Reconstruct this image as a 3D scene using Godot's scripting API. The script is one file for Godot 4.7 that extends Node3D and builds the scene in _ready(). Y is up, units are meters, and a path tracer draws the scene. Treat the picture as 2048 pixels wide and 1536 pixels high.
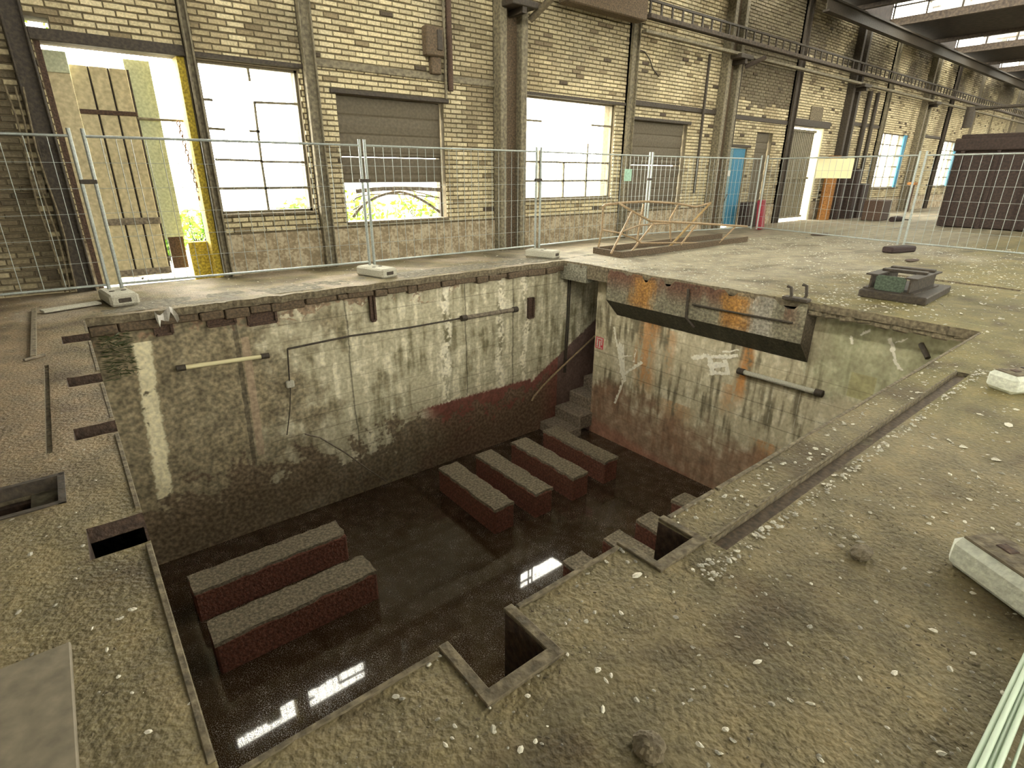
extends Node3D
# Abandoned factory hall with a flooded concrete pit. x runs along the window wall, -z towards it, y up, metres.

const EYE := Vector3(0, 1.5, 0)
const FOCAL := 1097.08
const ZW := -9.3            # inner face of the window wall
const YW := -3.35           # water level
const PX0 := 0.02           # pit edges
const PX1 := 7.19
const PZ0 := -7.40
const PZ1 := -1.24

var cam_basis: Basis
var rng := RandomNumberGenerator.new()
var names := {}
var M := {}
var nz := FastNoiseLite.new()
var nf := FastNoiseLite.new()

# ---------------------------------------------------------------- mesh helper
class MB:
	var v := PackedVector3Array()
	var n := PackedVector3Array()
	var uv := PackedVector2Array()
	var c := PackedColorArray()
	var idx := PackedInt32Array()
	var col := Color(1, 1, 1)

	func quad(a: Vector3, b: Vector3, d: Vector3, e: Vector3, uvs: Array = []) -> void:
		var k := v.size()
		var nn := (b - a).cross(e - a)
		if nn.length_squared() < 1e-14:
			nn = (d - b).cross(e - b)
		nn = nn.normalized()
		v.append(a); v.append(b); v.append(d); v.append(e)
		for i in 4:
			n.append(nn)
			c.append(col)
			uv.append(uvs[i] if uvs.size() == 4 else Vector2.ZERO)
		idx.append_array(PackedInt32Array([k, k + 2, k + 1, k, k + 3, k + 2]))

	func tri(a: Vector3, b: Vector3, d: Vector3) -> void:
		var k := v.size()
		var nn := (b - a).cross(d - a).normalized()
		v.append(a); v.append(b); v.append(d)
		for i in 3:
			n.append(nn); c.append(col); uv.append(Vector2.ZERO)
		idx.append_array(PackedInt32Array([k, k + 2, k + 1]))

	# box with optional basis; bevel inset b on all edges of the faces when > 0
	func box(ctr: Vector3, size: Vector3, bs := Basis(), bev := 0.0) -> void:
		var h := size * 0.5
		if bev <= 0.0:
			var p := []
			for i in 8:
				p.append(ctr + bs * Vector3(h.x if i & 1 else -h.x, h.y if i & 2 else -h.y, h.z if i & 4 else -h.z))
			quad(p[4], p[5], p[7], p[6]); quad(p[1], p[0], p[2], p[3])
			quad(p[5], p[1], p[3], p[7]); quad(p[0], p[4], p[6], p[2])
			quad(p[6], p[7], p[3], p[2]); quad(p[0], p[1], p[5], p[4])
			return
		var ax := [Vector3.RIGHT, Vector3.UP, Vector3.BACK]
		var q := {}
		for i in 8:
			var s := Vector3(1 if i & 1 else -1, 1 if i & 2 else -1, 1 if i & 4 else -1)
			for a in 3:
				var loc := Vector3(s.x * h.x, s.y * h.y, s.z * h.z)
				for b in 3:
					if b != a:
						loc[b] -= s[b] * bev
				q[i * 3 + a] = ctr + bs * loc
		# faces
		for a in 3:
			var b1 := (a + 1) % 3
			var b2 := (a + 2) % 3
			for s in 2:
				var f := []
				for k in [[0, 0], [1, 0], [1, 1], [0, 1]]:
					var i := 0
					if s: i |= 1 << a
					if k[0]: i |= 1 << b1
					if k[1]: i |= 1 << b2
					f.append(q[i * 3 + a])
				if s: quad(f[0], f[1], f[2], f[3])
				else: quad(f[3], f[2], f[1], f[0])
		# edges
		for a in 3:
			var b1 := (a + 1) % 3
			var b2 := (a + 2) % 3
			for k in [[0, 0], [1, 0], [1, 1], [0, 1]]:
				var i := 0
				if k[0]: i |= 1 << b1
				if k[1]: i |= 1 << b2
				var j := i | (1 << a)
				var A: Vector3 = q[i * 3 + b1]; var B: Vector3 = q[j * 3 + b1]
				var C: Vector3 = q[j * 3 + b2]; var D: Vector3 = q[i * 3 + b2]
				var out: Vector3 = (A + B + C + D) * 0.25 - ctr
				if (B - A).cross(D - A).dot(out) > 0: quad(A, B, C, D)
				else: quad(D, C, B, A)
		for i in 8:
			var A: Vector3 = q[i * 3]; var B: Vector3 = q[i * 3 + 1]; var C: Vector3 = q[i * 3 + 2]
			if (B - A).cross(C - A).dot((A + B + C) / 3.0 - ctr) > 0: tri(A, B, C)
			else: tri(A, C, B)

	func tube(path: Array, r: float, sides := 8, caps := true, r2 := -1.0) -> void:
		var np := path.size()
		var k0 := v.size()
		var prev := Vector3.ZERO
		for i in np:
			var p: Vector3 = path[i]
			var dirv: Vector3 = (path[mini(i + 1, np - 1)] - path[maxi(i - 1, 0)]).normalized()
			var u := prev
			if i == 0:
				u = dirv.cross(Vector3.UP)
				if u.length() < 0.2: u = dirv.cross(Vector3.RIGHT)
			u = (u - dirv * u.dot(dirv)).normalized()
			prev = u
			var w := dirv.cross(u)
			var rr := r if r2 < 0 else lerpf(r, r2, float(i) / (np - 1))
			for s in sides + 1:
				var a := TAU * s / sides
				var d := u * cos(a) + w * sin(a)
				v.append(p + d * rr); n.append(d); c.append(col); uv.append(Vector2(float(s) / sides, i))
		for i in np - 1:
			for s in sides:
				var a := k0 + i * (sides + 1) + s
				var b := a + sides + 1
				idx.append_array(PackedInt32Array([a, b + 1, a + 1, a, b, b + 1]))
		if caps:
			for e in 2:
				var i: int = 0 if e == 0 else np - 1
				var dirv: Vector3 = (path[0] - path[1]).normalized() if e == 0 else (path[np - 1] - path[np - 2]).normalized()
				var k := v.size()
				v.append(path[i]); n.append(dirv); c.append(col); uv.append(Vector2.ZERO)
				for s in sides + 1:
					v.append(v[k0 + i * (sides + 1) + s]); n.append(dirv); c.append(col); uv.append(Vector2.ZERO)
				for s in sides:
					if e == 1: idx.append_array(PackedInt32Array([k, k + 2 + s, k + 1 + s]))
					else: idx.append_array(PackedInt32Array([k, k + 1 + s, k + 2 + s]))

	func rod(a: Vector3, b: Vector3, r: float, sides := 8) -> void:
		tube([a, b], r, sides)

	# prism of a closed polygon (counter-clockwise seen from +axis) between two offsets
	func prism(poly: Array, lift: Vector3) -> void:
		var m := poly.size()
		for i in range(1, m - 1):
			tri(poly[0] + lift, poly[i] + lift, poly[i + 1] + lift)
			tri(poly[0], poly[i + 1], poly[i])
		for i in m:
			var a: Vector3 = poly[i]; var b: Vector3 = poly[(i + 1) % m]
			quad(a, b, b + lift, a + lift)

	func mesh() -> ArrayMesh:
		var arr := []
		arr.resize(Mesh.ARRAY_MAX)
		arr[Mesh.ARRAY_VERTEX] = v
		arr[Mesh.ARRAY_NORMAL] = n
		arr[Mesh.ARRAY_TEX_UV] = uv
		arr[Mesh.ARRAY_COLOR] = c
		arr[Mesh.ARRAY_INDEX] = idx
		var m := ArrayMesh.new()
		m.add_surface_from_arrays(Mesh.PRIMITIVE_TRIANGLES, arr)
		return m

# ---------------------------------------------------------------- naming helpers
func numbered(called: String) -> String:
	var k: int = names.get(called, -1) + 1
	names[called] = k
	return called if k == 0 else "%s_%03d" % [called, k]

func thing(called: String, base: Vector3, label: String, category: String, group := "") -> Node3D:
	var o := Node3D.new()
	o.name = numbered(called)
	o.position = base
	add_child(o)
	o.set_meta("label", label)
	o.set_meta("category", category)
	if group: o.set_meta("group", group)
	return o

func struct(called: String, label := "") -> Node3D:
	var o := Node3D.new()
	o.name = called
	add_child(o)
	o.set_meta("kind", "structure")
	if label: o.set_meta("label", label)
	return o

# mb is in world coordinates; the part is moved back by its thing's base
func part(parent: Node3D, called: String, mb: MB, m: Material, label := "") -> MeshInstance3D:
	var o := MeshInstance3D.new()
	o.name = called
	o.mesh = mb.mesh()
	o.material_override = m
	var p: Node = parent
	var off := Vector3.ZERO
	while p != self:
		off += p.position
		p = p.get_parent()
	o.position = -off
	parent.add_child(o, true)
	if label: o.set_meta("label", label)
	return o

func solo(called: String, mb: MB, m: Material, label: String, category: String, group := "") -> MeshInstance3D:
	var o := MeshInstance3D.new()
	o.name = numbered(called)
	o.mesh = mb.mesh()
	o.material_override = m
	add_child(o)
	o.set_meta("label", label)
	o.set_meta("category", category)
	if group: o.set_meta("group", group)
	return o

# ---------------------------------------------------------------- pixels of the photograph to places
func ray(px: float, py: float) -> Vector3:
	return cam_basis * Vector3(px - 1024.0, 768.0 - py, -FOCAL)

func on_z(px: float, py: float, z: float) -> Vector3:
	var d := ray(px, py)
	return EYE + d * ((z - EYE.z) / d.z)

func on_y(px: float, py: float, y := 0.0) -> Vector3:
	var d := ray(px, py)
	return EYE + d * ((y - EYE.y) / d.y)

func on_x(px: float, py: float, x: float) -> Vector3:
	var d := ray(px, py)
	return EYE + d * ((x - EYE.x) / d.x)

# ---------------------------------------------------------------- textures and materials
func noise(sd: int, freq: float, kind := FastNoiseLite.TYPE_SIMPLEX_SMOOTH, oct := 4) -> FastNoiseLite:
	var f := FastNoiseLite.new()
	f.seed = sd
	f.noise_type = kind
	f.frequency = freq
	f.fractal_type = FastNoiseLite.FRACTAL_FBM if oct > 1 else FastNoiseLite.FRACTAL_NONE
	f.fractal_octaves = oct
	return f

func noise_tex(sd: int, freq: float, lo: float, hi: float, size := 512, oct := 5, kind := FastNoiseLite.TYPE_SIMPLEX_SMOOTH) -> NoiseTexture2D:
	var t := NoiseTexture2D.new()
	t.width = size
	t.height = size
	t.seamless = true
	t.noise = noise(sd, freq, kind, oct)
	var g := Gradient.new()
	g.set_color(0, Color(lo, lo, lo))
	g.set_color(1, Color(hi, hi, hi))
	t.color_ramp = g
	return t

func lin(r: float, g: float, b: float) -> Color:
	return Color(r, g, b).linear_to_srgb()

var T := {}

func mat(called: String, r: float, g: float, b: float, rough := 0.9, metal := 0.0, tex := "grain", scale := 0.7, bump := 0.15, vcol := false) -> StandardMaterial3D:
	var m := StandardMaterial3D.new()
	m.resource_name = called
	m.albedo_color = lin(r, g, b)
	m.roughness = rough
	m.metallic = metal
	m.uv1_triplanar = true
	m.uv1_world_triplanar = true
	m.uv1_scale = Vector3.ONE * scale
	m.vertex_color_use_as_albedo = vcol
	if tex:
		m.albedo_texture = T[tex]
		if bump > 0:
			m.heightmap_enabled = true
			m.heightmap_texture = T["height"]
			m.heightmap_scale = bump
	M[called] = m
	return m

func make_materials() -> void:
	T["grain"] = noise_tex(3, 0.03, 0.76, 1.0, 512, 6)
	T["rough"] = noise_tex(4, 0.03, 0.5, 1.0, 512, 6)
	T["height"] = noise_tex(5, 0.025, 0.0, 1.0, 512, 6)
	T["hfloor"] = noise_tex(8, 0.055, 0.0, 1.0, 1024, 4)
	mat("brick", 1, 1, 1, 0.92, 0.0, "grain", 1.6, 0.6, true)
	mat("mortar", 0.15, 0.12, 0.07, 0.95)
	mat("dado", 0.40, 0.34, 0.235, 0.95, 0.0, "dadotex", 0.6, 0.8)
	mat("plaster", 0.42, 0.37, 0.26, 0.95, 0.0, "rough", 0.5, 0.8)
	mat("steel_post", 0.27, 0.23, 0.145, 0.75, 0.0, "rough", 0.8, 0.3)
	mat("steel_dark", 0.07, 0.052, 0.032, 0.7, 0.0, "rough", 1.2, 0.3)
	mat("rust", 0.115, 0.066, 0.04, 0.85, 0.0, "rough", 2.0, 0.4)
	mat("galv", 0.42, 0.46, 0.43, 0.45, 0.5, "grain", 2.0, 0.0)
	mat("pipe", 0.50, 0.35, 0.19, 0.6, 0.2, "rough", 2.0, 0.1)
	mat("kick", 0.16, 0.11, 0.06, 0.8, 0.0, "rough", 1.5, 0.3)
	mat("foot", 0.52, 0.50, 0.40, 0.95, 0.0, "grain", 3.0, 0.4)
	mat("footwhite", 0.88, 0.91, 0.76, 0.95, 0.0, "grain", 2.0, 0.6)
	mat("rubber", 0.045, 0.022, 0.02, 0.8, 0.0, "rough", 2.0, 0.3)
	mat("frame", 0.16, 0.13, 0.07, 0.7, 0.0, "grain", 2.0, 0.0)
	mat("shutter", 0.125, 0.102, 0.064, 0.75, 0.0, "grain", 1.0, 0.2)
	mat("doorleaf", 0.62, 0.54, 0.33, 0.8, 0.0, "grain", 0.8, 0.2)
	mat("doorpale", 0.62, 0.66, 0.45, 0.7, 0.0, "grain", 1.2, 0.0)
	M["doorpale"].backlight_enabled = true
	M["doorpale"].backlight = Color(0.35, 0.38, 0.28)
	mat("yellowpaint", 0.80, 0.60, 0.06, 0.8, 0.0, "rough", 1.4, 0.4)
	mat("bluepaint", 0.035, 0.22, 0.36, 0.6, 0.0, "grain", 1.5, 0.0)
	mat("bluepale", 0.24, 0.42, 0.45, 0.7, 0.0, "rough", 1.5, 0.0)
	mat("redpaint", 0.42, 0.02, 0.05, 0.5, 0.0, "rough", 2.0, 0.0)
	mat("orange", 0.40, 0.17, 0.03, 0.8, 0.0, "rough", 1.0, 0.2)
	mat("corrugated", 0.24, 0.21, 0.14, 0.7, 0.0, "grain", 1.0, 0.0)
	mat("machine", 0.05, 0.027, 0.018, 0.8, 0.0, "rough", 0.8, 0.5)
	mat("cream", 0.62, 0.56, 0.33, 0.7, 0.0, "", 1.0, 0.0)
	mat("mint", 0.36, 0.60, 0.45, 0.6, 0.0, "grain", 1.0, 0.0)
	mat("white", 0.75, 0.72, 0.64, 0.7, 0.0, "grain", 2.0, 0.0)
	mat("roof", 0.045, 0.03, 0.024, 0.9, 0.0, "rough", 0.3, 0.3)
	mat("beam", 0.11, 0.08, 0.055, 0.8, 0.0, "rough", 0.6, 0.3)
	mat("floor", 1, 1, 1, 0.7, 0.0, "floortex", 0.55, 0.75, true)
	M["floor"].metallic_specular = 0.35
	M["floor"].heightmap_texture = T["hfloor"]
	mat("slotdark", 0.085, 0.052, 0.034, 0.95, 0.0, "rough", 1.5, 0.6)  # dark brown lining of the floor slots, notches and hatch hole
	mat("silt", 0.06, 0.04, 0.022, 0.6, 0.0, "rough", 1.0, 1.0)
	mat("concrete", 0.25, 0.22, 0.15, 0.9, 0.0, "rough", 0.8, 0.8)
	mat("corbel", 1, 1, 1, 0.9, 0.0, "rough", 1.3, 0.6, true)
	mat("plinth", 1, 1, 1, 0.85, 0.0, "rough", 1.3, 0.9, true)
	mat("step", 0.36, 0.29, 0.21, 0.85, 0.0, "rough", 1.1, 0.8)
	mat("edge", 0.235, 0.19, 0.115, 0.9, 0.0, "rough", 1.1, 0.8)
	mat("plate", 0.235, 0.20, 0.135, 0.7, 0.0, "grain", 0.8, 0.1)
	mat("chip", 1, 1, 1, 0.9, 0.0, "grain", 6.0, 0.0, true)
	mat("gravel", 0.52, 0.50, 0.44, 0.95, 0.0, "rough", 0.4, 0.5)
	mat("leaf", 0.20, 0.34, 0.05, 0.7, 0.0, "", 1.0, 0.0, true)
	M["leaf"].backlight_enabled = true
	M["leaf"].backlight = Color(0.55, 0.7, 0.2)
	mat("bark", 0.10, 0.08, 0.05, 0.9, 0.0, "rough", 2.0, 0.5)
	mat("wood", 0.30, 0.25, 0.18, 0.85, 0.0, "rough", 1.0, 0.4)
	var g := StandardMaterial3D.new()
	g.resource_name = "glass"
	g.transparency = BaseMaterial3D.TRANSPARENCY_ALPHA
	g.albedo_color = Color(0.9, 0.95, 0.92, 0.08)
	g.roughness = 0.05
	M["glass"] = g
	var dg := g.duplicate()  # greyed panes, added to hold back daylight at clerestory and far monitor faces
	dg.resource_name = "dimming_glass"
	dg.albedo_color = Color(0.5, 0.48, 0.4, 0.45)
	M["dimming_glass"] = dg

# tiled picture from a per-pixel function over byte arrays
func bytes_of(f: FastNoiseLite, w: int, h: int, seamless := true) -> PackedByteArray:
	var im: Image = f.get_seamless_image(w, h) if seamless else f.get_image(w, h)
	im.convert(Image.FORMAT_L8)
	return im.get_data()

func tex_of(data: PackedByteArray, w: int, h: int) -> ImageTexture:
	return ImageTexture.create_from_image(Image.create_from_data(w, h, false, Image.FORMAT_RGB8, data))

func s8(x: float) -> int:
	x = clampf(x, 0.0, 1.0)
	return int(255.0 * (1.055 * pow(x, 0.41666) - 0.055 if x > 0.0031308 else 12.92 * x))

func make_floor_tex() -> void:
	var w := 1024
	var a := bytes_of(noise(21, 0.006, FastNoiseLite.TYPE_SIMPLEX_SMOOTH, 5), w, w)
	var b := bytes_of(noise(22, 0.045, FastNoiseLite.TYPE_SIMPLEX_SMOOTH, 3), w, w)
	var d := bytes_of(noise(23, 0.16, FastNoiseLite.TYPE_SIMPLEX_SMOOTH, 2), w, w)
	var lut := PackedByteArray()
	for i in 1024: lut.append(s8(i / 1023.0))
	var o := PackedByteArray()
	o.resize(w * w * 3)
	for i in w * w:
		var k := 0.34 + 0.32 * a[i] / 255.0 + 0.36 * b[i] / 255.0
		var g := d[i] / 255.0
		if g > 0.72: k += (g - 0.72) * 2.2
		if g < 0.3: k -= (0.3 - g) * 1.1
		var warm: float = (a[i] - 128) / 128.0
		o[i * 3] = lut[clampi(int(1023 * k), 0, 1023)]
		o[i * 3 + 1] = lut[clampi(int(1023 * k * (1.0 - 0.03 * warm)), 0, 1023)]
		o[i * 3 + 2] = lut[clampi(int(1023 * k * (0.97 - 0.08 * warm)), 0, 1023)]
	T["floortex"] = tex_of(o, w, w)
	# dirty rendered plinth of the window wall: pale scabs on black-brown soot
	w = 512
	a = bytes_of(noise(31, 0.012, FastNoiseLite.TYPE_SIMPLEX_SMOOTH, 5), w, w)
	b = bytes_of(noise(32, 0.05, FastNoiseLite.TYPE_SIMPLEX_SMOOTH, 4), w, w)
	o = PackedByteArray()
	o.resize(w * w * 3)
	for i in w * w:
		var t := smoothstep(0.34, 0.70, a[i] / 255.0 * 0.6 + b[i] / 255.0 * 0.4)
		var k := lerpf(0.60, 1.0, t) * (0.75 + 0.3 * b[i] / 255.0)
		o[i * 3] = lut[clampi(int(1023 * k), 0, 1023)]
		o[i * 3 + 1] = lut[clampi(int(1023 * k * lerpf(0.92, 1.0, t)), 0, 1023)]
		o[i * 3 + 2] = lut[clampi(int(1023 * k * lerpf(0.82, 1.0, t)), 0, 1023)]
	T["dadotex"] = tex_of(o, w, w)

func seg_dist(p: Vector2, a: Vector2, b: Vector2) -> float:
	var t := clampf((p - a).dot(b - a) / maxf((b - a).length_squared(), 1e-6), 0, 1)
	return p.distance_to(a + (b - a) * t)

func pit_wall_material(called: String, w: int, h: int, shade: Callable) -> StandardMaterial3D:
	var o := PackedByteArray()
	o.resize(w * h * 3)
	for j in h:
		for i in w:
			var c: Vector3 = shade.call(i, j)
			var k := (j * w + i) * 3
			o[k] = s8(c.x); o[k + 1] = s8(c.y); o[k + 2] = s8(c.z)
	var m := StandardMaterial3D.new()
	m.resource_name = called
	m.albedo_texture = tex_of(o, w, h)
	m.texture_repeat = false
	m.roughness = 0.9
	M[called] = m
	return m

func make_pit_textures() -> void:
	var w := 1024
	var h := 480
	var big := bytes_of(noise(41, 0.008, FastNoiseLite.TYPE_SIMPLEX_SMOOTH, 4), w, h, false)
	var mid := bytes_of(noise(42, 0.03, FastNoiseLite.TYPE_SIMPLEX_SMOOTH, 4), w, h, false)
	var fine := bytes_of(noise(43, 0.11, FastNoiseLite.TYPE_SIMPLEX_SMOOTH, 3), w, h, false)
	var streak := bytes_of(noise(44, 0.045, FastNoiseLite.TYPE_SIMPLEX_SMOOTH, 4), w, h, false)
	var W := 13.2 / 1.6   # the picture spans x 0..8.25
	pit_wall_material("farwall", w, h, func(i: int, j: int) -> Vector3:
		var x := W * i / w
		var y := -3.9 * j / h
		var k := j * w + i
		var A := big[k] / 255.0
		var B := mid[k] / 255.0
		var F := fine[k] / 255.0
		var S := streak[(j / 9) * w + i] / 255.0
		var c := Vector3(0.40, 0.365, 0.25)
		c = c.lerp(Vector3(0.60, 0.56, 0.41), smoothstep(0.55, 0.75, S * 0.6 + B * 0.4))
		c = c.lerp(Vector3(0.17, 0.15, 0.085), smoothstep(0.50, 0.27, S * 0.5 + A * 0.3 + B * 0.2))
		# the left third has lost its skin: brown mottled ground
		var left := smoothstep(3.3, 1.3, x + (A - 0.5) * 2.4 + (B - 0.5) * 0.8)
		var brown := Vector3(0.185, 0.15, 0.09) * (0.55 + 0.9 * F) * (0.6 + 0.8 * B)
		c = c.lerp(brown, left * 0.92)
		# pale unpainted strip where a duct was
		if x < 0.7 and y < -0.36 and y > -2.42:
			var cx := 0.47 - 0.14 * clampf((-y - 0.4) / 2.0, 0, 1) + (B - 0.5) * 0.05
			var t := smoothstep(0.10, 0.065, absf(x - cx) + (F - 0.5) * 0.06)
			c = c.lerp(Vector3(0.66, 0.60, 0.40), t * smoothstep(0.28, 0.42, B + F * 0.3))
		# spalled spots where rusted bars show along the lip
		if y > -0.42 and x < 5.0:
			var t2 := smoothstep(0.52, 0.60, B * 0.6 + A * 0.4 + (F - 0.5) * 0.15) * float(y > -0.40 + (B - 0.5) * 0.5)
			c = c.lerp(Vector3(0.20, 0.13, 0.08) * (0.6 + 0.8 * F), t2 * 0.85)
		# board marks of the formwork
		var row := fposmod(-y + 0.06, 0.235)
		if row < 0.013 and F > 0.35 and x > 1.7: c *= 0.62
		for lx in [2.96, 5.02, 6.05]:
			if absf(x - lx + (A - 0.5) * 0.05) < 0.012: c *= 0.45
		if absf(x - 1.6 - y * 0.03) < 0.05 and y < -0.5 and y > -2.2: c = c.lerp(Vector3(0.34, 0.25, 0.17), 0.7)
		if absf(x - 1.5 - y * 0.03) < 0.03 and y < -0.2: c *= 0.5
		# white lime runs
		for rx in [4.62, 6.35, 5.75]:
			var t3: float = smoothstep(0.10, 0.03, absf(x - rx + (A - 0.5) * 0.2)) * smoothstep(0.40, 0.62, F * 0.4 + B * 0.7)
			if y > -2.35: c = c.lerp(Vector3(0.66, 0.62, 0.48), t3)
		# red-brown painted base, climbing with the stair
		var yd := -2.19
		if x > 6.5: yd = lerpf(-2.27, -1.31, (x - 6.5) / 1.7)
		if x > 3.7:
			var e := smoothstep(0.02, -0.03, y - yd + (F - 0.5) * 0.05)
			var red := Vector3(0.175, 0.062, 0.045) * (0.7 + 0.6 * B)
			if x > 7.2: red = Vector3(0.12, 0.075, 0.06) * (0.7 + 0.6 * B)
			c = c.lerp(red, e * smoothstep(3.7, 4.6, x + (A - 0.5) * 1.0))
		# ragged brown staining that also paints in the near edge's shadow
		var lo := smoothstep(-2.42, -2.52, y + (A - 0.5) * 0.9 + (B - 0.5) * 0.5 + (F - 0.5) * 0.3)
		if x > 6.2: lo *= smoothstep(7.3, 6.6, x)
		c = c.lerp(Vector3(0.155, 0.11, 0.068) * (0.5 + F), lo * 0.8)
		return c * (0.74 + 0.62 * F))
	# right wall: z -6.85 .. -1.24
	w = 768
	h = 480
	big = bytes_of(noise(51, 0.008, FastNoiseLite.TYPE_SIMPLEX_SMOOTH, 4), w, h, false)
	mid = bytes_of(noise(52, 0.03, FastNoiseLite.TYPE_SIMPLEX_SMOOTH, 4), w, h, false)
	fine = bytes_of(noise(53, 0.11, FastNoiseLite.TYPE_SIMPLEX_SMOOTH, 3), w, h, false)
	streak = bytes_of(noise(54, 0.05, FastNoiseLite.TYPE_SIMPLEX_SMOOTH, 4), w, h, false)
	var strokes := []
	for q in [[1228, 655, 1240, 720, 0.02], [1240, 690, 1243, 742, 0.05], [1243, 742, 1248, 758, 0.05], [1250, 752, 1230, 805, 0.022], [1245, 748, 1262, 738, 0.025], [1262, 738, 1283, 725, 0.03], [1246, 690, 1248, 742, 0.018], [1246, 712, 1262, 711, 0.012], [1272, 700, 1268, 722, 0.01],
			[1386, 714, 1415, 711, 0.035], [1418, 714, 1472, 712, 0.03], [1420, 722, 1424, 745, 0.05], [1424, 745, 1455, 746, 0.03], [1450, 722, 1456, 745, 0.035], [1424, 730, 1452, 728, 0.04], [1445, 704, 1476, 700, 0.012],
			[1780, 680, 1788, 700, 0.018], [1783, 700, 1790, 722, 0.022], [1790, 722, 1802, 737, 0.02], [1722, 668, 1738, 660, 0.022], [1702, 675, 1704, 687, 0.012], [1790, 685, 1815, 676, 0.008]]:
		var a := on_x(q[0], q[1], 7.5)
		var b := on_x(q[2], q[3], 7.5)
		strokes.append([Vector2(a.z, a.y), Vector2(b.z, b.y), q[4]])
	pit_wall_material("rightwall", w, h, func(i: int, j: int) -> Vector3:
		var z := -6.85 + 5.61 * i / w
		var y := -3.9 * j / h
		var k := j * w + i
		var A := big[k] / 255.0
		var B := mid[k] / 255.0
		var F := fine[k] / 255.0
		var S := streak[(j / 8) * w + i] / 255.0
		var c := Vector3(0.45, 0.395, 0.265)
		c = c.lerp(Vector3(0.60, 0.55, 0.40), smoothstep(0.5, 0.75, B * 0.6 + S * 0.4))
		c = c.lerp(Vector3(0.17, 0.145, 0.09), smoothstep(0.52, 0.3, S * 0.5 + A * 0.5))
		# rust runs
		for r in [[-5.62, 0.30, -0.8, -2.3, 0.8], [-5.15, 0.16, -0.9, -1.9, 0.5], [-3.84, 0.15, -0.5, -1.9, 1.0], [-4.0, 0.2, -1.5, -2.2, 0.5], [-3.3, 0.3, -2.2, -3.3, 0.7], [-4.9, 0.5, -2.1, -2.7, 0.5]]:
			var t: float = smoothstep(r[1], r[1] * 0.2, absf(z - r[0] + (A - 0.5) * 0.15)) * smoothstep(r[3], r[3] + 0.5, y) * (1.0 if y < r[2] else 0.0)
			c = c.lerp(Vector3(0.40, 0.19, 0.06) * (0.7 + 0.6 * S), t * r[4] * smoothstep(0.25, 0.6, S * 0.6 + F * 0.4))
		# near end: darker green-grey render, one pale new patch
		var near := smoothstep(-3.1, -2.6, z + (B - 0.5) * 0.3) * smoothstep(-1.35, -1.0, y + (B - 0.5) * 0.2)
		c = c.lerp(Vector3(0.34, 0.34, 0.20) * (0.7 + 0.6 * B), near * 0.7)
		if z > -2.42 and z < -2.13 and y < -0.84 and y > -1.17: c = Vector3(0.36, 0.33, 0.17) * (0.8 + 0.4 * B)
		# board marks
		if fposmod(-y + 0.1, 0.29) < 0.012 and F > 0.3 and y < -1.0: c *= 0.62
		if absf(z + 3.35) < 0.006 or absf(z + 2.98) < 0.005: c = c.lerp(Vector3(0.5, 0.48, 0.4), 0.5 * float(F > 0.4))
		# brown scum at the foot
		var lo := smoothstep(-2.2, -2.75, y + (A - 0.5) * 0.9 + (B - 0.5) * 0.25)
		c = c.lerp(Vector3(0.27, 0.15, 0.09) * (0.6 + 0.8 * B), lo * 0.75)
		var foot := smoothstep(-2.95, -3.1, y - (z + 6.8) * -0.135 + (B - 0.5) * 0.12)
		c = c.lerp(Vector3(0.34, 0.15, 0.095) * (0.7 + 0.6 * B), foot * 0.7)
		# flung white paint
		var p := Vector2(z + (F - 0.5) * 0.035, y + (B - 0.5) * 0.05)
		for s in strokes:
			if seg_dist(p, s[0], s[1]) < s[2] * (0.5 + 0.9 * F):
				c = Vector3(0.72, 0.69, 0.58)
				break
		return c * (0.80 + 0.4 * F))

func make_water() -> void:
	var w := 1024
	var a := bytes_of(noise(61, 0.010, FastNoiseLite.TYPE_SIMPLEX_SMOOTH, 4), w, w)
	var cell := noise(62, 0.16, FastNoiseLite.TYPE_CELLULAR, 1)
	cell.cellular_return_type = FastNoiseLite.RETURN_DISTANCE
	cell.cellular_jitter = 1.0
	var b := bytes_of(cell, w, w)
	var cell2 := noise(63, 0.04, FastNoiseLite.TYPE_CELLULAR, 1)
	cell2.cellular_return_type = FastNoiseLite.RETURN_DISTANCE
	cell2.cellular_jitter = 1.0
	var b2 := bytes_of(cell2, w, w)
	var o := PackedByteArray()
	var r := PackedByteArray()
	o.resize(w * w * 3)
	r.resize(w * w * 3)
	var d0 := [s8(0.035), s8(0.021), s8(0.010)]
	for i in w * w:
		var th := 47.0 + (a[i] - 128) * 0.15
		var on := b[i] < th
		if b2[i] < 14 + (a[i] - 128) * 0.15: on = true
		var k := 255
		if on:
			var t := 0.55 + 0.45 * ((i * 7919) % 97) / 97.0
			o[i * 3] = s8(0.25 * t); o[i * 3 + 1] = s8(0.205 * t); o[i * 3 + 2] = s8(0.17 * t)
			k = 95
		else:
			o[i * 3] = d0[0]; o[i * 3 + 1] = d0[1]; o[i * 3 + 2] = d0[2]
			k = 8
		r[i * 3] = k; r[i * 3 + 1] = k; r[i * 3 + 2] = k
	var m := StandardMaterial3D.new()
	m.resource_name = "water"
	m.albedo_texture = tex_of(o, w, w)
	m.roughness_texture = tex_of(r, w, w)
	m.roughness = 1.0
	m.metallic_specular = 0.45
	m.uv1_triplanar = true
	m.uv1_world_triplanar = true
	m.uv1_scale = Vector3.ONE * 0.42
	M["water"] = m

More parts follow.
